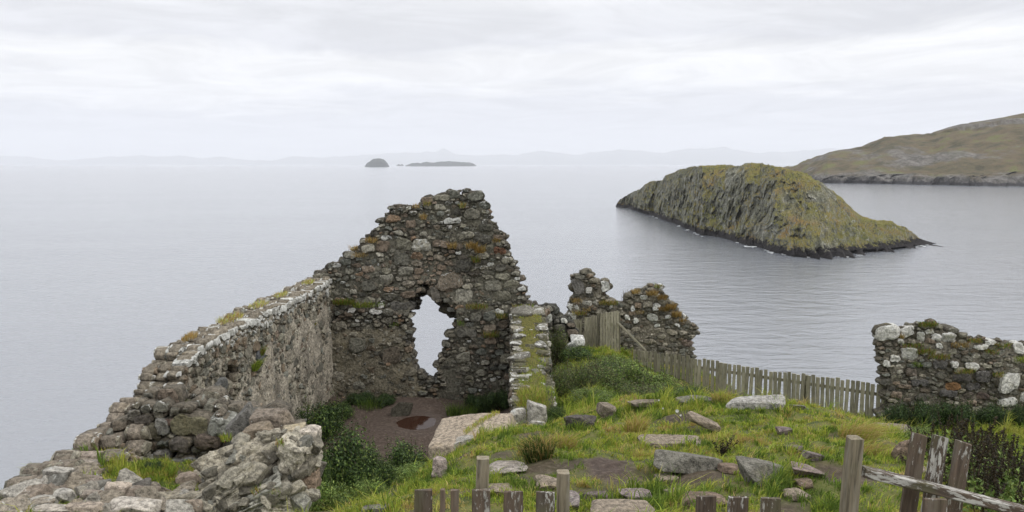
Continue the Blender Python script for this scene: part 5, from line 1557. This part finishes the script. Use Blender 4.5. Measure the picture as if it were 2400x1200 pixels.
# short fence on the slope, in two panels, and the taller gate leaf beside it
sf = thing('short_fence', at(1365, 830, 25.7), 'short grey-green picket fence climbing the slope in front of the wall pillar', 'fence')
k_ = 0
for (x0, x1, y0, y1, c_n) in ((1331, 1361, 752, 748, 6), (1372, 1398, 745, 739, 6)):
    for i in range(c_n):
        t = i / (c_n - 1)
        px, py = x0 + (x1 - x0) * t, y0 + (y1 - y0) * t
        p = at(px, py + (i * 7 % 3) - 1, 25.7)
        b = at(px - 1, 812 if px < 1365 else 832, 25.7)
        plank('picket', sf, b, p, 0.060, 0.02, M_FENCE, 0.05, 820 + k_, tone=0.95)
        k_ += 1
for y_ in (763, 800):
    plank('rail', sf, at(1326, y_ + 3, 25.76), at(1402, y_ - 6, 25.76), 0.04, 0.08, M_FENCE, math.pi / 2, 840 + y_, tone=0.6)
gt = thing('wooden_gate', at(1427, 838, 25.4), 'tall closed plank gate between the short fence and the wall fragment', 'gate')
for i in range(7):
    px = 1409 + i * 6.4
    p = at(px, 735 - i * 1.1, 25.4)
    plank('plank', gt, at(px, 838 + (i % 3), 25.4), p, 0.066, 0.022, M_FENCE, 0.03, 850 + i, tone=1.0)
for y_ in (752, 815):
    plank('rail', gt, at(1405, y_, 25.46), at(1450, y_ - 5, 25.46), 0.04, 0.08, M_FENCE, math.pi / 2, 860 + y_, tone=0.6)
for x_ in (1402, 1451):
    plank('post', gt, at(x_, 842, 25.5), at(x_, 733, 25.5), 0.07, 0.07, M_FENCE, 0.0, 870 + x_, tone=0.7)
br = plank('rail', None, at(1514, 822, 24.95), at(1447, 755, 25.3), 0.10, 0.05, M_FENCE, math.pi / 2, 881, tone=1.15)
tag(br, 'loose grey rail slanting from the gate down to the picket fence', 'rail', None, 'thing')
# ---------------------------------------------------------------- plants
m_leaf, k = new_mat('leaves')
bc = k.attr('Col').outputs['Color']
d1 = k.n('ShaderNodeBsdfPrincipled', {'Base Color': bc, 'Roughness': 0.6, 'Specular IOR Level': 0.3})
tr = k.n('ShaderNodeBsdfTranslucent', {0: bc})
k.t.links.new(k.n('ShaderNodeMixShader', {0: 0.28, 1: d1.outputs[0], 2: tr.outputs[0]}).outputs[0], k.n('ShaderNodeOutputMaterial').inputs[0])
M_LEAF = m_leaf
m_stem, k = new_mat('plant_stems')
finish(k, k.attr('Col').outputs['Color'], 0.85)
M_STEM = m_stem


def leaf_quads(rs, C, N_, L, W, cols):
    """pointed leaves at C with outward direction N_"""
    n = len(C)
    r = rs.normal(0, 1, (n, 3))
    t = np.cross(N_, r)
    t /= np.linalg.norm(t, axis=1)[:, None] + 1e-9
    ax = np.cross(t, N_) * 0.75 + N_ * 0.45 - np.array([0, 0, 0.25])
    ax /= np.linalg.norm(ax, axis=1)[:, None] + 1e-9
    b = C - ax * L[:, None] * 0.5
    e = C + ax * L[:, None] * 0.5
    m = C - ax * L[:, None] * 0.05 + N_ * L[:, None] * 0.10
    V = np.stack([b, m + t * W[:, None] * 0.5, e, m - t * W[:, None] * 0.5], 1).reshape(-1, 3)
    i = np.arange(n) * 4
    return V, np.stack([i, i + 1, i + 2, i + 3], 1), np.repeat(cols, 4, 0)


def tubes(acc, P0, P1, r0, r1, col):
    P0, P1 = np.atleast_2d(P0), np.atleast_2d(P1)
    n = len(P0)
    ax = P1 - P0
    s = np.cross(ax, np.array([0.3, 1, 0.2]))
    s /= np.linalg.norm(s, axis=1)[:, None] + 1e-9
    q = np.cross(ax, s)
    q /= np.linalg.norm(q, axis=1)[:, None] + 1e-9
    V = []
    for P, r in ((P0, r0), (P1, r1)):
        for a in range(4):
            V.append(P + (s * math.cos(a * math.pi / 2) + q * math.sin(a * math.pi / 2)) * r)
    V = np.stack(V, 1).reshape(-1, 3)
    i = np.arange(n)[:, None] * 8
    f = np.concatenate([i + np.array([a, (a + 1) % 4, 4 + (a + 1) % 4, 4 + a]) for a in range(4)])
    acc.add(V, [f], Col=np.array(col))


DARKLEAF = [(0.030, 0.056, 0.016), (0.040, 0.072, 0.019), (0.022, 0.042, 0.014), (0.062, 0.10, 0.026)]
MIDLEAF = [(0.09, 0.15, 0.032), (0.125, 0.19, 0.04), (0.07, 0.11, 0.028), (0.16, 0.21, 0.05)]
PALELEAF = [(0.18, 0.26, 0.055), (0.135, 0.20, 0.045), (0.23, 0.29, 0.08), (0.09, 0.14, 0.035)]
DUSKY = [(0.066, 0.078, 0.032), (0.088, 0.094, 0.04), (0.046, 0.054, 0.024), (0.125, 0.12, 0.052)]


def bush(seed, w_, d_, h, n, leaf, pals, weights=None, upright=0.0, lumps=14, stemcol=(0.06, 0.045, 0.025)):
    """foliage (leaves gathered in uneven clumps on a frame of stems) and stem geometry about a base point"""
    rs = np.random.RandomState(seed)
    fol, stm = Acc(), Acc()
    cs_, rad = [], []
    for _ in range(lumps):
        a = rs.uniform(0, 2 * np.pi)
        q = rs.uniform(0, 1) ** 0.6
        zz = rs.uniform(0.25, 1.0) * (1 - 0.62 * q ** 2)
        cs_.append((math.cos(a) * q * w_ * 0.40, math.sin(a) * q * d_ * 0.40, zz * h * 0.80))
        rad.append(rs.uniform(0.16, 0.30) * min(w_, d_, h * 1.4) * 1.15)
    cs_, rad = np.array(cs_), np.array(rad)
    pr_ = rad ** 2 / (rad ** 2).sum()
    li_ = rs.choice(lumps, n, p=pr_)
    dr = rs.normal(0, 1, (n, 3))
    dr[:, 2] += 0.35
    dr /= np.linalg.norm(dr, axis=1)[:, None]
    rr_ = rad[li_] * rs.uniform(0.05, 1, n) ** 0.42 * rs.uniform(0.85, 1.25, n)
    C = cs_[li_] + dr * rr_[:, None] * np.array([1, 1, 0.85 + upright])
    C[:, 2] = np.abs(C[:, 2]) + 0.01
    base = pick_cols(rs, n, pals, weights)
    tone = rs.uniform(0.7, 1.35, lumps)[li_]
    V, q, cl_ = leaf_quads(rs, C, dr, leaf * rs.uniform(0.6, 1.4, n), leaf * 0.55 * rs.uniform(0.6, 1.3, n), base * tone[:, None])
    fol.add(V, [q], Col=cl_)
    # sprigs standing above the outline
    m = max(6, lumps)
    for _ in range(m):
        j = rs.randint(lumps)
        s0 = cs_[j] + np.array([rs.normal(0, rad[j] * 0.4), rs.normal(0, rad[j] * 0.4), rad[j] * 0.6])
        s1 = s0 + np.array([rs.normal(0, 0.06), rs.normal(0, 0.06), rs.uniform(0.08, 0.22) * (0.6 + upright + h)])
        tubes(stm, s0, s1, 0.004, 0.002, stemcol)
        kk = 14
        t = rs.uniform(0, 1, kk)[:, None]
        dd = rs.normal(0, 1, (kk, 3))
        dd /= np.linalg.norm(dd, axis=1)[:, None]
        V, q, cl_ = leaf_quads(rs, s0 * (1 - t) + s1 * t + dd * leaf * 0.5, dd, leaf * rs.uniform(0.5, 1.0, kk), leaf * 0.5 * rs.uniform(0.5, 1, kk), pick_cols(rs, kk, pals, weights))
        fol.add(V, [q], Col=cl_)
    P0 = np.stack([rs.normal(0, w_ * 0.10, lumps), rs.normal(0, d_ * 0.10, lumps), np.full(lumps, -0.06)], 1)
    tubes(stm, P0, cs_, 0.012, 0.004, stemcol)
    return fol, stm


KINDS = {}


def bush_kind(key, *a, **kw):
    fol, stm = bush(*a, **kw)
    f = fol.build('foliage', M_LEAF, None)
    s = stm.build('stem', M_STEM, None)
    KINDS[key] = (f.data, s.data, a[1], a[3])
    for o in (f, s):
        bpy.data.objects.remove(o)


bush_kind('bramble', 901, 1.0, 0.9, 0.62, 5200, 0.042, [DARKLEAF, MIDLEAF], (3, 1), lumps=18)
bush_kind('nettle', 902, 1.1, 1.0, 0.85, 7000, 0.050, [DARKLEAF, MIDLEAF], (3, 1.2), 0.35, 22)
bush_kind('weeds', 903, 1.1, 0.8, 0.42, 4600, 0.040, [PALELEAF, MIDLEAF], (2, 1), 0.25, 22, stemcol=(0.08, 0.09, 0.03))
bush_kind('dusky', 904, 1.0, 0.9, 0.66, 5200, 0.034, [DUSKY, MIDLEAF], (2, 1), 0.45, 20, stemcol=(0.07, 0.05, 0.035))
bush_kind('ivy', 905, 1.2, 0.7, 0.5, 5600, 0.045, [DARKLEAF], None, 0.1, 20)
bush_kind('olive', 906, 1.1, 0.9, 0.6, 6000, 0.042, [PALELEAF, DUSKY, MIDLEAF], (1.6, 1, 1.2), 0.35, 22)


def plant(key, px, py, wpx, hpx, d, label, cat, name, group=None, rot=0.0):
    fm, sm, w0, h0 = KINDS[key]
    p = at(px, py, d)
    gz = float(ground(p[0], d))
    sx = wpx / F * d / w0
    top = at(px, py - hpx, d)[2]
    z = min(gz, p[2]) if p[2] - gz < 0.5 else gz
    sz = max(0.2, (top - gz)) / h0
    sz = min(max(sz, 0.40 * sx), 2.2 * sx)
    o = bpy.data.objects.new(name, None)
    COL.objects.link(o)
    o.location = (p[0], d, gz - 0.02)
    o.rotation_euler = (0, 0, rot)
    o.scale = (sx, sx, sz)
    o['_o'] = [float(p[0]), float(d), gz - 0.02]
    tag(o, label, cat, group, 'thing')
    for nm, me in (('foliage', fm), ('stem', sm)):
        c = bpy.data.objects.new(nm, me)
        COL.objects.link(c)
        c.parent = o
    return o


gp, gh, gr_ = 'weeds in the sunken chamber', 'shrubs on the slope below the fence', 'nettles along the boulder wall'
for a in [
        ('bramble', 752, 1036, 118, 112, 20.3, 'dark green bush against the foot of the plastered side wall', 'bush', 'bush', gp, 0.2),
        ('bramble', 800, 990, 66, 54, 21.9, 'small dark bush between the plastered wall foot and the mud', 'bush', 'bush', gp, 1.0),
        ('nettle', 812, 1150, 165, 140, 14.2, 'largest dark nettle bed, left of the middle in the chamber hollow', 'nettles', 'nettle_bush', gp, 0.7),
        ('nettle', 745, 1130, 90, 120, 13.2, 'dark nettles crowding the right side of the leaning masonry', 'nettles', 'nettle_bush', gp, 2.1),
        ('nettle', 868, 1160, 110, 110, 13.6, 'nettles at the right edge of the largest dark nettle bed', 'nettles', 'nettle_bush', gp, 1.4),
        ('nettle', 955, 1125, 135, 88, 14.4, 'dark nettle clump just left of the fallen block', 'nettles', 'nettle_bush', gp, 3.0),
        ('nettle', 905, 1150, 90, 70, 13.8, 'low nettles between the two large nettle beds', 'nettles', 'nettle_bush', gp, 4.0),
        ('weeds', 770, 1215, 160, 85, 11.6, 'light green weeds at the bottom beside the leaning masonry', 'weeds', 'weed_clump', gp, 0.0),
        ('weeds', 870, 1185, 130, 62, 12.0, 'light green weeds in front of the largest nettle bed', 'weeds', 'weed_clump', gp, 1.7),
        ('weeds', 968, 1160, 120, 62, 12.6, 'light green weeds in front of the dark nettle clump', 'weeds', 'weed_clump', gp, 2.9),
        ('weeds', 850, 1045, 70, 34, 16.4, 'pale weeds behind the largest nettle bed at the edge of the mud', 'weeds', 'weed_clump', gp, 3.7),
        ('ivy', 838, 964, 90, 48, 23.3, 'low dark weeds at the gable foot near the plastered wall', 'weeds', 'weed_clump', gp, 0.4),
        ('ivy', 900, 966, 80, 44, 23.2, 'low dark weeds at the gable foot beside the squarish boulder', 'weeds', 'weed_clump', gp, 1.4),
        ('ivy', 1122, 980, 80, 62, 22.8, 'dark weeds at the gable foot right of the window gap', 'weeds', 'weed_clump', gp, 2.4),
        ('ivy', 1172, 988, 76, 82, 22.4, 'dark weeds in the corner of gable and low mossy wall', 'weeds', 'weed_clump', gp, 3.4),
        ('bramble', 1352, 866, 76, 62, 23.3, 'round dark green bush below the short fence', 'bush', 'bush', gh, 0.8),
        ('dusky', 1304, 835, 62, 88, 23.8, 'leggy shrub beside the dark wall stub', 'shrub', 'shrub', gh, 0.1),
        ('dusky', 1312, 930, 88, 78, 20.6, 'dusky shrub close against the low mossy wall', 'shrub', 'shrub', gh, 1.1),
        ('dusky', 1350, 930, 105, 80, 20.2, 'dusky shrub between the low mossy wall and the slope below the gate', 'shrub', 'shrub', gh, 0.6),
        ('bramble', 1432, 905, 110, 62, 22.2, 'dark shrub above the large olive green shrub', 'shrub', 'shrub', gh, 1.9),
        ('dusky', 1565, 955, 120, 48, 19.8, 'low dusky shrub just behind the crest slab', 'shrub', 'shrub', gh, 2.7),
        ('dusky', 1400, 930, 125, 88, 20.8, 'dusky shrub in the middle of the slope below the gate', 'shrub', 'shrub', gh, 2.2),
        ('olive', 1470, 925, 140, 76, 21.0, 'large olive green shrub below the slanting rail', 'shrub', 'shrub', gh, 3.3),
        ('olive', 1545, 935, 135, 58, 21.0, 'olive shrub in front of the left end of the long fence', 'shrub', 'shrub', gh, 4.4),
        ('dusky', 1500, 950, 140, 56, 19.6, 'low dusky shrub in front of the large olive shrub', 'shrub', 'shrub', gh, 5.2),
        ('olive', 1445, 880, 110, 48, 23.2, 'bright olive shrub at the foot of the gate', 'shrub', 'shrub', gh, 5.9),
        ('dusky', 1610, 938, 110, 38, 21.6, 'dusky shrub against the long fence', 'shrub', 'shrub', gh, 0.5),
        ('bramble', 1650, 930, 64, 26, 22.0, 'dark bush against the long fence, rightmost of the slope', 'bush', 'bush', gh, 1.5),
        ('olive', 1385, 965, 110, 56, 19.0, 'low olive weeds above the dark craggy outcrop', 'weeds', 'weed_clump', gh, 2.5),
        ('bramble', 1305, 985, 55, 45, 17.6, 'dark weeds between the low mossy wall and the craggy outcrop', 'weeds', 'weed_clump', gh, 2.9),
        ('bramble', 1610, 1005, 90, 50, 15.3, 'dark clover patch in the bank beside the tilted slab', 'weeds', 'weed_clump', None, 0.9),
        ('ivy', 2100, 990, 95, 52, 19.4, 'dark nettles at the left foot of the boulder wall', 'nettles', 'nettle_bush', gr_, 0.3),
        ('ivy', 2170, 1000, 110, 66, 19.2, 'dark nettles below the orange stone of the boulder wall', 'nettles', 'nettle_bush', gr_, 1.3),
        ('ivy', 2245, 1000, 110, 66, 19.2, 'dark nettles under the middle of the boulder wall', 'nettles', 'nettle_bush', gr_, 2.3),
        ('ivy', 2330, 990, 100, 50, 19.4, 'dark nettles below the lowest white boulder', 'nettles', 'nettle_bush', gr_, 3.3),
        ('ivy', 2400, 985, 90, 45, 19.6, 'dark nettles at the right edge below the boulder wall', 'nettles', 'nettle_bush', gr_, 4.3),
        ('olive', 2165, 1050, 100, 50, 16.5, 'green weeds between the boulder wall nettles and the tall pickets', 'weeds', 'weed_clump', gr_, 5.0),
        ('olive', 2260, 1090, 110, 50, 13.5, 'green weeds among the dead docks just right of the tall pickets', 'weeds', 'weed_clump', gr_, 0.7),
        ('weeds', 2330, 1120, 120, 50, 12.5, 'pale green weeds among the dead docks near the right edge', 'weeds', 'weed_clump', gr_, 1.7),
        ('weeds', 2290, 1190, 140, 56, 10.6, 'pale green weeds below the dead docks by the sloping rail', 'weeds', 'weed_clump', gr_, 2.7),
        ('ivy', 355, 1118, 60, 34, 11.6, 'small dark ivy patch in the grass under the cross wall', 'ivy', 'ivy_patch', None, 0.2)]:
    plant(*a)

# dark dead dock stalks in the hollow on the right
rs = np.random.RandomState(31)
fol, stm = Acc(), Acc()
for q in range(11):
    b = np.array([rs.normal(0, 0.17), rs.normal(0, 0.17), 0])
    t = b + np.array([rs.normal(0, 0.10), rs.normal(0, 0.10), rs.uniform(0.38, 0.72)])
    tubes(stm, b, t, 0.006, 0.003, (0.06, 0.04, 0.025))
    n = 80
    s = rs.uniform(0.5, 1.0, n)[:, None]
    dr = rs.normal(0, 1, (n, 3))
    dr /= np.linalg.norm(dr, axis=1)[:, None]
    C = b * (1 - s) + t * s + dr * 0.040 * (1.5 - s) * rs.uniform(0.3, 1, (n, 1))
    V, f, cl_ = leaf_quads(rs, C, dr, np.full(n, 0.030), np.full(n, 0.017), pick_cols(rs, n, [[(0.028, 0.022, 0.010), (0.045, 0.032, 0.014), (0.018, 0.015, 0.008)]]))
    fol.add(V, [f], Col=cl_)
lfa = Acc()
n = 420
C = np.stack([rs.normal(0, 0.17, n), rs.normal(0, 0.17, n), rs.uniform(0.02, 0.34, n)], 1)
dr = rs.normal(0, 1, (n, 3)) + np.array([0, 0, 0.5])
dr /= np.linalg.norm(dr, axis=1)[:, None]
V, f, cl_ = leaf_quads(rs, C, dr, rs.uniform(0.04, 0.10, n), rs.uniform(0.018, 0.035, n), pick_cols(rs, n, [MIDLEAF, PALELEAF]))
lfa.add(V, [f], Col=cl_)
DOCK = []
for nm, ac, mt in (('seed_head', fol, M_LEAF), ('stem', stm, M_STEM), ('foliage', lfa, M_LEAF)):
    o = ac.build(nm, mt, None)
    DOCK.append((nm, o.data))
    bpy.data.objects.remove(o)
for i, (px, py) in enumerate([(2200, 1075), (2245, 1062), (2290, 1058), (2325, 1072), (2225, 1110), (2270, 1100), (2310, 1110), (2345, 1105), (2365, 1135), (2250, 1140), (2295, 1150), (2335, 1150), (2385, 1165), (2320, 1190), (2370, 1195), (2280, 1190), (2345, 1230)]):
    p = on_ground(px, py)
    o = bpy.data.objects.new('dock_plant', None)
    COL.objects.link(o)
    o.location = p
    o.rotation_euler = (0, 0, i * 1.3)
    s = 0.85 + 0.3 * ((i * 37) % 10) / 10
    o.scale = (s * 1.15, s * 1.15, s)
    tag(o, 'dead dock plant with blackish seed spikes in the grassy hollow at right', 'dock plant', 'dead dock plants in the right hollow', 'thing')
    for nm, me in DOCK:
        c = bpy.data.objects.new(nm, me)
        COL.objects.link(c)
        c.parent = o

# tall grass clumps that stand out
rs = np.random.RandomState(77)


def clump(px, py, wpx, h, n, pals, wts, label, droop=(0, 0, 0), d=None, wd=0.008):
    p = on_ground(px, py) if d is None else at(px, py, d)
    if d is not None:
        p[2] = float(ground(p[0], d))
    a = Acc()
    tuft(rs, a, (p[0], p[1], p[2] - 0.02), wpx / F * p[1] / 2, wpx / F * p[1] / 2, n, h, pals, wts, droop, wd)
    tag(a.build('grass_clump', M_BLADE, None, loc=p), label, 'grass clump', 'tall grass clumps', 'thing')


clump(1262, 1078, 62, 0.42, 900, [DEEP, STRAW], (2, 1.2), 'dark green and straw sedge clump beside the fallen block', (-0.2, -0.5, -0.2))
clump(1318, 1050, 60, 0.26, 700, [LIME, STRAW], (1, 1.4), 'straw coloured grass clump right of the sedge clump', (0.2, -0.4, -0.2))
clump(1490, 1012, 46, 0.30, 420, [STRAW, LIME], (2.4, 1), 'pale straw grass clump left of the long pale slab', (0.1, -0.4, -0.1))
clump(2005, 1030, 80, 0.34, 900, [STRAW, LIME], (2, 1.4), 'wind combed straw grass clump above the tall square post', (0.7, -0.5, -0.3))
clump(2035, 1070, 60, 0.28, 560, [STRAW, LIME], (1.6, 1.4), 'straw grass clump just right of the tall square post', (0.8, -0.4, -0.3))
clump(1690, 945, 40, 0.22, 420, [STRAW, LIME], (2, 1), 'straw grass tuft between the crest slab and the humped boulder', (0.1, -0.3, 0))
clump(1082, 962, 70, 0.42, 700, [GREEN, DEEP, MIDLEAF], None, 'fresh green grass clump at the gable foot right of the window gap', (0.2, -0.4, -0.1), 22.6)
clump(868, 960, 60, 0.3, 300, [GREEN, DEEP], None, 'green grass clump at the gable foot left of the squarish boulder', (0, -0.4, -0.1), 22.9)
clump(2030, 945, 26, 0.35, 120, [STRAW], None, 'thin dry grass stalks in front of the right end of the long fence', (0.1, 0, 0))
clump(335, 1110, 150, 0.13, 5200, [GREEN, LIME, DEEP, RUST], (2, 2, 1, 0.6), 'mossy green grass bank under the cross wall', (0, -0.3, 0), 11.4, 0.009)
clump(250, 1078, 70, 0.10, 1500, [LIME, STRAW], None, 'yellow green grass at the seaward end of the cross wall', (0, -0.3, 0), 12.0, 0.008)
a = Acc()
for q in range(6):
    b = at(1458 + q * 2.6, 735, 27.2)
    tubes(a, b, b + np.array([rs.normal(0, 0.05), 0, rs.uniform(0.55, 0.85)]), 0.008, 0.004, (0.13, 0.095, 0.06))
tag(a.build('dry_stalks', M_STEM, None, loc=at(1464, 735, 27.2)), 'thin bare dry stalks standing in the notch between the two wall remnants', 'dry stalks', None, 'thing')
# a fallen dark fern frond
a = Acc()
p = on_ground(1690, 1072)
for q in range(9):
    e = p + np.array([rs.uniform(-0.12, 0.2), rs.uniform(-0.1, 0.1), rs.uniform(0.1, 0.3)])
    n = 60
    s = rs.uniform(0, 1, n)[:, None]
    dr = rs.normal(0, 1, (n, 3))
    dr /= np.linalg.norm(dr, axis=1)[:, None]
    V, f, cl_ = leaf_quads(rs, p * (1 - s) + e * s + dr * 0.02, dr, np.full(n, 0.03), np.full(n, 0.014), pick_cols(rs, n, [[(0.025, 0.02, 0.015), (0.05, 0.035, 0.02)]]))
    a.add(V, [f], Col=cl_)
tag(a.build('dead_plant', M_LEAF, None, loc=p), 'withered blackish plant at the right end of the wedge boulder', 'dead plant', None, 'thing')
# white flowers in the bank
for i, (px, py) in enumerate(((1583, 983), (1591, 993), (1541, 955), (1550, 975))):
    p = on_ground(px, py)
    a = Acc()
    s = 0.030 if i == 0 else 0.018
    for q in range(8):
        an = q * math.pi / 4
        dx, dy = np.array([math.cos(an), 0, math.sin(an)]) * s, np.array([-math.sin(an), 0, math.cos(an)]) * s * 0.4
        c = p + np.array([0, -0.12, 0.16])
        a.add(np.array([c, c + dx * 0.6 + dy, c + dx - np.array([0, 0.01, 0]), c + dx * 0.6 - dy]), [np.array([(0, 1, 2, 3)])], Col=np.array((0.72, 0.72, 0.70)))
    tubes(a, p, p + np.array([0, -0.11, 0.16]), 0.003, 0.002, (0.06, 0.10, 0.02))
    tag(a.build('white_flower', M_LEAF, None, loc=p), ['largest white flower in the dark bank under the crest', 'small white flower just below the largest flower', 'small white flower on the crest', 'small white flower between crest and largest flower'][i],
        'flower', 'white flowers in the bank', 'thing')

# ---------------------------------------------------------------- grass
rs = np.random.RandomState(5)
NB = 1020000
Yb = 5.0 + (26.0 - 5.0) * rs.uniform(0, 1, NB) ** 0.95
xm = 0.60 * Yb + 2.6
Xb = rs.uniform(-1, 1, NB) * xm
NT_ = 30000                                            # two thirds of the blades stand in tussocks
ty_ = 5.0 + 21.0 * rs.uniform(0, 1, NT_) ** 0.95
tx_ = rs.uniform(-1, 1, NT_) * (0.60 * ty_ + 2.6)
tid = np.where(rs.uniform(0, 1, NB) < 0.66, rs.randint(0, NT_, NB), -1)
tr_ = np.abs(rs.normal(0, 0.045, NB))
ta_ = rs.uniform(0, 2 * np.pi, NB)
Xb = np.where(tid >= 0, tx_[tid] + tr_ * np.cos(ta_), Xb)
Yb = np.where(tid >= 0, ty_[tid] + tr_ * np.sin(ta_), Yb)
t_h, t_c = np.exp(rs.normal(0, 0.38, NT_)), rs.normal(0, 0.24, NT_)
th_, tcol_ = np.where(tid >= 0, t_h[tid], 0.75), np.where(tid >= 0, t_c[tid], 0)
zb = ground(Xb, Yb)
ok = poly_dist(Xb, Yb, EDGE) < 0.25
ok &= gridval(MUD, Xb, Yb) < 0.35 + 0.2 * rs.normal(0, 1, NB)
ok &= ~((Xb > -5.3) & (Xb < 0.1) & (zb < CAMZ - 6.1))
ok &= ~((Xb < -4.6) & (Yb > 13.4))
for (sx, sy, sw, sl) in STONE_SPOTS:
    ok &= ~((np.abs(Xb - sx) < sw * 0.88) & (np.abs(Yb - sy) < sl * 0.85))
lf_ = (Xb < -2.2) & (Yb < 13.2)
patch = fbm2(Xb * 0.9, Yb * 0.9, 3, 201)
gp_ = on_ground(330, 1100)
nearp = np.exp(-((Xb - gp_[0]) / 0.8) ** 2 - ((Yb - gp_[1]) / 0.9) ** 2)
ok &= ~lf_ | (patch + 1.0 * nearp > -0.06)
ok &= ~((Xb > 0.0) & (Xb < 0.9) & (Yb > 17) & (Yb < 24.2))
ok &= rs.uniform(0, 1, NB) < np.clip(0.9 + 0.7 * fbm2(Xb * 2.5, Yb * 2.5, 3, 203), 0.15, 1)
Xb, Yb, zb, th_, tcol_, tr_, ta_ = Xb[ok], Yb[ok], zb[ok], th_[ok], tcol_[ok], np.where(tid >= 0, tr_, 0)[ok], ta_[ok]
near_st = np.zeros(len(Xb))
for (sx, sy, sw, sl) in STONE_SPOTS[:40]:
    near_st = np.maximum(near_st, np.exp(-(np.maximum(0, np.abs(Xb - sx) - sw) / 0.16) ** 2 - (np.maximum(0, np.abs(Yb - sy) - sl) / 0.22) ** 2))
n = len(Xb)
longz = np.maximum.reduce([smooth(16.4, 17.6, Yb) * smooth(0.9, 1.2, Xb) * smooth(22.5, 21, Yb), smooth(6.4, 7.2, Xb - 0.0 * Yb) * smooth(9, 11, Yb), 0.8 * smooth(0.15, 0.4, fbm2(Xb * 0.7, Yb * 0.7, 3, 207))])
ht = (0.034 + 0.044 * rs.uniform(0, 1, n)) * (1 + 1.6 * longz + 1.1 * near_st) * (1 + 0.9 * fbm2(Xb * 2.6, Yb * 2.6, 3, 209)).clip(0.35, 2.2) * th_
an = 2.2 * fbm2(Xb * 0.8, Yb * 0.8, 2, 211) - 1.2
lean = np.stack([np.cos(an), np.sin(an), np.zeros(n)], 1) * 0.35 + rs.normal(0, 0.42, (n, 3)) * np.array([1, 1, 0.1])
lean += np.stack([np.cos(ta_), np.sin(ta_), 0 * ta_], 1) * (tr_ * 9)[:, None]
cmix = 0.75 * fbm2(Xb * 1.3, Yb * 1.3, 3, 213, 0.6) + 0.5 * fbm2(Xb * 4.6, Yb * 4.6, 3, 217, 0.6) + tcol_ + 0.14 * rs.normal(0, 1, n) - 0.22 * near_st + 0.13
cA, cB, cC, cD = (pick_cols(rs, n, [p]) for p in (GREEN, LIME, STRAW, DEEP))
lz = longz[:, None]
w1_ = smooth(-0.16, 0.16, cmix)[:, None]
w2_ = smooth(0.24, 0.62, cmix)[:, None] * (1 - 0.6 * lz)
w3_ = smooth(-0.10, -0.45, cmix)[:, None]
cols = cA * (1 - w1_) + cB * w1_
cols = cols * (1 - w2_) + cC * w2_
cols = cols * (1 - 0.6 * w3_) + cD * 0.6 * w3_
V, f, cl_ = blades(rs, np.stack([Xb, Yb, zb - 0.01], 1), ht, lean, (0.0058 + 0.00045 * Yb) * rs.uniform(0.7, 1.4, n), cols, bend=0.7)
tag(mesh_obj('grass', V, f, M_BLADE, attrs={'Col': cl_}), 'short green and straw coloured turf covering the clifftop', 'grass', kind='stuff')
